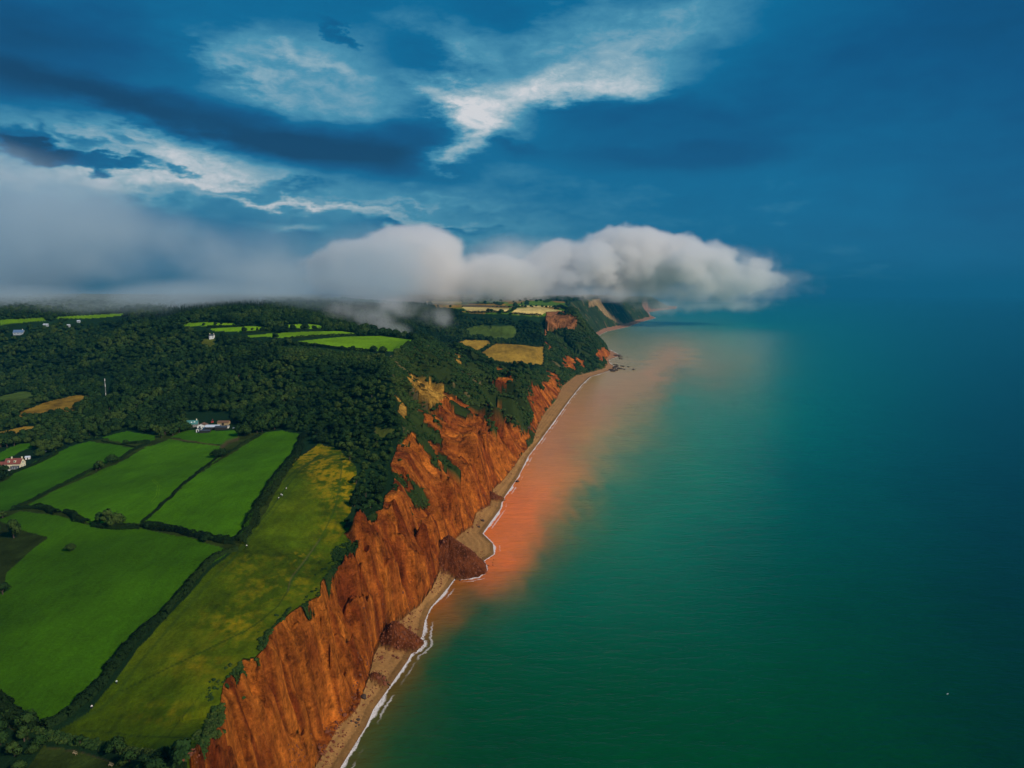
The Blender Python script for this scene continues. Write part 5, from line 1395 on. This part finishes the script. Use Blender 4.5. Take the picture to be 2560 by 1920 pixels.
def loft(rings, n=10):
    mb = MB(); vs = []; fs = []
    for (x, y, z, rx, ry) in rings:
        for i in range(n):
            a = 2 * math.pi * i / n; vs.append((x + rx * math.cos(a), y + ry * math.sin(a), z))
    for j in range(len(rings) - 1):
        for i in range(n): fs.append((j * n + i, j * n + (i + 1) % n, (j + 1) * n + (i + 1) % n, (j + 1) * n + i))
    fs.append(tuple(range(n))[::-1]); fs.append(tuple(range((len(rings) - 1) * n, len(rings) * n)))
    return mb.add(vs, fs)


def skin_body(name, mat, parent, verts, edges, rad):
    me = bpy.data.meshes.new(name); me.from_pydata(verts, edges, []); me.update(); me.materials.append(mat)
    o_ = link(name, me, parent); md = o_.modifiers.new('skin', 'SKIN')
    for i, r in enumerate(rad): me.skin_vertices[0].data[i].radius = (r, r)
    me.skin_vertices[0].data[0].use_root = True
    o_.modifiers.new('sub', 'SUBSURF').levels = 1; o_.modifiers['sub'].render_levels = 1
    return o_


def walker(loc, rz, label, top, step=.22):
    r = empty('person', loc, rz); tag(r, label, 'person')
    V_ = [(0, 0, .95), (0, 0, 1.15), (0, .01, 1.40), (0, 0, 1.52), (0, -.01, 1.60), (0, -.02, 1.72),
          (.10, 0, .92), (.11, -step, .50), (.11, -step - .02, .09), (.11, -step - .16, .04),
          (-.10, 0, .92), (-.11, step * .6, .50), (-.11, step, .10), (-.11, step - .14, .04),
          (.20, 0, 1.40), (.27, .10, 1.14), (.26, .02, .90), (.255, -.01, .80), (-.20, 0, 1.40), (-.27, -.10, 1.14), (-.26, -.16, .90), (-.255, -.18, .80)]
    Ed = [(0, 1), (1, 2), (2, 3), (3, 4), (4, 5), (0, 6), (6, 7), (7, 8), (8, 9), (0, 10), (10, 11), (11, 12), (12, 13), (2, 14), (14, 15), (15, 16), (16, 17), (2, 18), (18, 19), (19, 20), (20, 21)]
    skin_body('body', SKIN, r, V_, Ed, [.13, .13, .13, .055, .085, .08, .09, .065, .045, .04, .09, .065, .045, .04, .06, .045, .035, .03, .06, .045, .035, .03])
    skin_body('jacket', top, r, [V_[0], V_[1], V_[2], (0, 0, 1.49), V_[14], V_[15], V_[16], V_[18], V_[19], V_[20]], [(0, 1), (1, 2), (2, 3), (2, 4), (4, 5), (5, 6), (2, 7), (7, 8), (8, 9)], [.165, .165, .17, .08, .085, .065, .055, .085, .065, .055])
    skin_body('trousers', TROU, r, [V_[0], V_[6], V_[7], V_[8], V_[10], V_[11], V_[12]], [(0, 1), (1, 2), (2, 3), (0, 4), (4, 5), (5, 6)], [.15, .11, .085, .07, .11, .085, .07])
    loft([(0, .01, 1.68, .085, .09), (0, .015, 1.74, .10, .105), (0, .01, 1.79, .085, .09), (0, 0, 1.83, .03, .03)]).build('hair', HAIR, r, True)
    return r


for (u_, v_, rz, lab, tp) in [(716, 1225, .5, 'walker in white, highest up the meadow path', TOPW), (703, 1240, .6, 'walker in a white jacket in the middle of the meadow group', TOPW), (706, 1242, .4, 'walker in a pale jacket close beside the middle one', TOPG),
                              (697, 1249, .5, 'lowest walker of the group on the meadow path', TOPW), (617, 1369, 3.4, 'walker in white alone by the hedge corner', TOPW), (292, 1711, 3.6, 'walker in pale clothes on the lower meadow path', TOPG), (230, 1773, 3.5, 'walker nearest the bottom left corner of the meadow', TOPW)]:
    q = hit(u_, v_); walker((q[0], q[1], q[2]), rz, lab, tp)
for (u_, v_, lab) in [(187, 1886, 'weathered wooden bench beside the path at the bottom left'), (277, 1916, 'yellowish wooden bench at the bottom edge of the photo')]:
    q = hit(u_, v_); b_ = empty('bench', (q[0], q[1], q[2]), math.radians(-25)); tag(b_, lab, 'bench')
    MB().box(0, -.18, .45, 1.8, .14, .04).box(0, 0, .45, 1.8, .14, .04).box(0, .18, .45, 1.8, .14, .04).build('seat', WOODP, b_); MB().box(0, .29, .72, 1.8, .04, .12).box(0, .31, .9, 1.8, .04, .12).build('backrest', WOODP, b_)
    for s_ in (-.8, .8):
        for y_ in (-.2, .28): MB().box(s_, y_, .2 if y_ < 0 else .45, .08, .08, .5 if y_ < 0 else 1.0).build('leg', WOODP, b_)
# gull low over the sea
gq = U(2369, 1735, 3.0); gl = empty('gull', tuple(gq), .6); tag(gl, 'white gull gliding low over the dark green sea', 'bird'); gl.scale = (1.3,) * 3
loft([(0, 0, 0, .01, .01)]).v
bv = [(0, -.30, 0, .015), (0, -.22, .01, .04), (0, -.10, .0, .075), (0, .05, 0, .07), (0, .2, .01, .035), (0, .32, .01, .05)]
vs = []; fs = []
for (x, y, z, r) in bv:
    for i in range(8): a = 2 * math.pi * i / 8; vs.append((x + r * math.cos(a) * (2.0 if y > .3 else 1), y, z + r * math.sin(a) * (.25 if y > .3 else 1)))
for j in range(5):
    for i in range(8): fs.append((j * 8 + i, j * 8 + (i + 1) % 8, (j + 1) * 8 + (i + 1) % 8, (j + 1) * 8 + i))
fs += [tuple(range(8)), tuple(range(40, 48))]
MB().add(vs, fs).build('body', TOPW, gl, True)
for s_ in (-1, 1):
    MB().add([(0, -.10, .03), (0, .08, .03), (s_ * .30, -.14, .14), (s_ * .30, .04, .14), (s_ * .68, .06, .06), (s_ * .66, .12, .06),
              (0, -.10, .0), (0, .08, .0), (s_ * .30, -.14, .12), (s_ * .30, .04, .12), (s_ * .68, .06, .05), (s_ * .66, .12, .05)],
             [(0, 1, 3, 2), (2, 3, 5, 4), (6, 8, 9, 7), (8, 10, 11, 9), (0, 2, 8, 6), (2, 4, 10, 8), (1, 7, 9, 3), (3, 9, 11, 5), (4, 5, 11, 10)]).build('wing', TOPW, gl)


# ------------------------------------------------------------------ fog and low cloud: real volumes
def vol_mat(name, dens, col=(1, 1, 1), aniso=0.0):
    m = bpy.data.materials.new(name); m.use_nodes = True; t = m.node_tree; t.nodes.clear()
    o_ = t.nodes.new('ShaderNodeOutputMaterial'); v = t.nodes.new('ShaderNodeVolumePrincipled'); t.links.new(v.outputs[0], o_.inputs['Volume'])
    v.inputs['Density'].default_value = dens; v.inputs['Color'].default_value = (*col, 1); v.inputs['Anisotropy'].default_value = aniso
    return m


def fog_volume(name, label, blobs, mn, mx, vox, mat, nscale, namp, lo, hi, kind='stuff', warp=0.0, detail=5, zfade=None, nbk=.6):
    me = bpy.data.meshes.new(name); me.from_pydata([mn, mx], [], []); o_ = link(name, me)
    ng = bpy.data.node_groups.new(name, 'GeometryNodeTree')
    ng.interface.new_socket('Geometry', in_out='INPUT', socket_type='NodeSocketGeometry')
    ng.interface.new_socket('Geometry', in_out='OUTPUT', socket_type='NodeSocketGeometry')
    N = ng.nodes; L = ng.links; go = N.new('NodeGroupOutput'); vc = N.new('GeometryNodeVolumeCube')
    ps = N.new('GeometryNodeInputPosition'); sp_ = N.new('ShaderNodeSeparateXYZ'); L.new(ps.outputs[0], sp_.inputs[0])
    x, y, z = [E(ng, sp_.outputs[i]) for i in range(3)]
    nz = noise(ng, ps.outputs[0], nscale, detail, .68) - .5
    nb = noise(ng, comb(ng, x + 3000.0, y, z * 1.3), nscale * .3, 3, .5) - .5
    if warp: x = x + nb * warp; z = z + nz * warp * .35
    tot = None
    for (u_, v_, Y_, ru, rv, ry, amp) in blobs:
        c = UY(u_, v_, Y_); k_ = Y_ / F_PX
        a = (x - c[0]) / (ru * k_); b = (y - Y_) / ry; c2 = (z - c[2]) / (rv * k_)
        d = (1.0 - (a * a + b * b + c2 * c2)) * amp
        tot = d if tot is None else tot.smax(d, .25)
    dens = (tot + nz * namp + nb * namp * (1.3 if zfade else nbk)).sstep(lo, hi)
    if zfade: dens = dens * (z.sstep(zfade[0], zfade[1]) * (1 - zfade[2]) + zfade[2])
    L.new(dens.k, vc.inputs['Density'])
    vc.inputs['Background'].default_value = 0
    vc.inputs['Min'].default_value = mn; vc.inputs['Max'].default_value = mx
    for ax, i in (('X', 0), ('Y', 1), ('Z', 2)): vc.inputs['Resolution ' + ax].default_value = max(8, int((mx[i] - mn[i]) / vox[i]))
    sm_ = N.new('GeometryNodeSetMaterial'); sm_.inputs['Material'].default_value = mat
    L.new(vc.outputs[0], sm_.inputs[0]); L.new(sm_.outputs[0], go.inputs[0])
    o_.modifiers.new('volume', 'NODES').node_group = ng
    tag(o_, label, 'fog', None, kind)
    return o_


import os
if not os.environ.get('NOFOG'):
    RB = [(1180, 698, 3700, 210, 64, 420, 1.1), (1310, 706, 4000, 210, 52, 420, 1), (1460, 690, 4300, 170, 78, 420, 1), (1585, 672, 4500, 130, 92, 400, 1), (1625, 640, 4500, 90, 68, 300, 1.05), (1710, 680, 4500, 160, 82, 400, 1),
          (1790, 690, 4500, 130, 62, 380, .85), (1860, 686, 4500, 85, 52, 300, .62), (1920, 700, 4500, 60, 24, 240, .45), (1065, 650, 3500, 120, 76, 380, 1), (950, 690, 3300, 220, 84, 420, 1), (1060, 705, 3400, 220, 65, 420, 1)]
    fog_volume('cloud_bank', 'white cloud bank rolling over the headland and out to sea', RB, (-1500, 2700, 150), (2600, 5100, 660), (11, 20, 7), vol_mat('cloud_vapour', .019, aniso=.1), .0075, 3.2, .20, .75, warp=420, detail=9, zfade=(170, 430, .16))
    VB = [(1820, 715, 4400, 220, 46, 420, 1), (1700, 730, 4300, 260, 34, 380, 1), (1930, 692, 4500, 110, 34, 300, .7), (1850, 655, 4500, 130, 46, 350, .8), (1450, 735, 3900, 220, 24, 350, .9), (1300, 640, 3900, 300, 60, 350, .8), (1850, 760, 4200, 200, 22, 350, .7), (1660, 765, 4000, 110, 24, 300, .9)]
    fog_volume('cloud_veil', 'thin torn veil of mist under and around the right end of the cloud bank', VB, (-700, 3200, 60), (2900, 5100, 640), (16, 26, 9), vol_mat('veil_vapour', .0055), .006, 3.6, .25, 1.9, warp=330, detail=8)
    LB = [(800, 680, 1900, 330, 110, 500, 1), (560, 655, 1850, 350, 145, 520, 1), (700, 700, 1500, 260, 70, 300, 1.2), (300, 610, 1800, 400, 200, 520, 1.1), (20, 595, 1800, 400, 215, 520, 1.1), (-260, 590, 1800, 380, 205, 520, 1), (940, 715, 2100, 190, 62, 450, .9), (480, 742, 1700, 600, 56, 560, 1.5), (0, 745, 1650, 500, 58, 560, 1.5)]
    fog_volume('fog_bank', 'soft grey fog bank lying over the wooded hills at the left', LB, (-2900, 1150, 125), (250, 2650, 570), (22, 28, 12), vol_mat('shaded_fog_tint', .0042, (.78, .93, 1.0)), .0045, 3.4, .05, 1.5, warp=300, detail=8, nbk=1.7)  # shade on this left fog is put into its darker, bluish volume colour
    GB = [(150, 768, 1500, 480, 24, 260, 1.1), (480, 762, 1600, 300, 22, 260, 1.1), (700, 778, 1600, 230, 28, 260, 1.2), (860, 785, 1600, 170, 30, 260, 1.2), (-200, 768, 1500, 400, 30, 260, 1.2)]
    fog_volume('low_fog', 'thin low fog hanging in front of the wooded ridge', GB, (-2600, 1150, 110), (-150, 2100, 240), (14, 18, 5), vol_mat('low_vapour', .0055, (.82, .95, 1.0)), .007, 3.0, .15, 1.8, warp=120, detail=7, nbk=1.8)
    WB = [(945, 795, 1400, 75, 45, 150, 1.3), (1010, 828, 1300, 40, 30, 90, 1.1), (900, 775, 1450, 120, 40, 180, 1.2), (1085, 785, 1650, 70, 36, 150, 1.2), (1000, 765, 1600, 140, 34, 200, 1.2), (1120, 800, 1800, 40, 26, 100, .9)]
    fog_volume('fog_wisp', 'torn wisps of fog sinking over the hilltop behind the green fields', WB, (-620, 1120, 80), (60, 2050, 260), (7, 10, 6), vol_mat('wisp_vapour', .012), .015, 4.0, .55, 2.2, warp=110, detail=8)
    # haze: even air round everything
    hb = MB().box(0, 30000, 480, 130000, 62000, 1020)
    hz_o = hb.build('haze', vol_mat('haze_air', 5.5e-5, (.02, .30, .52), .0)); tag(hz_o, 'pale blue sea haze filling the air', 'haze', None, 'stuff')
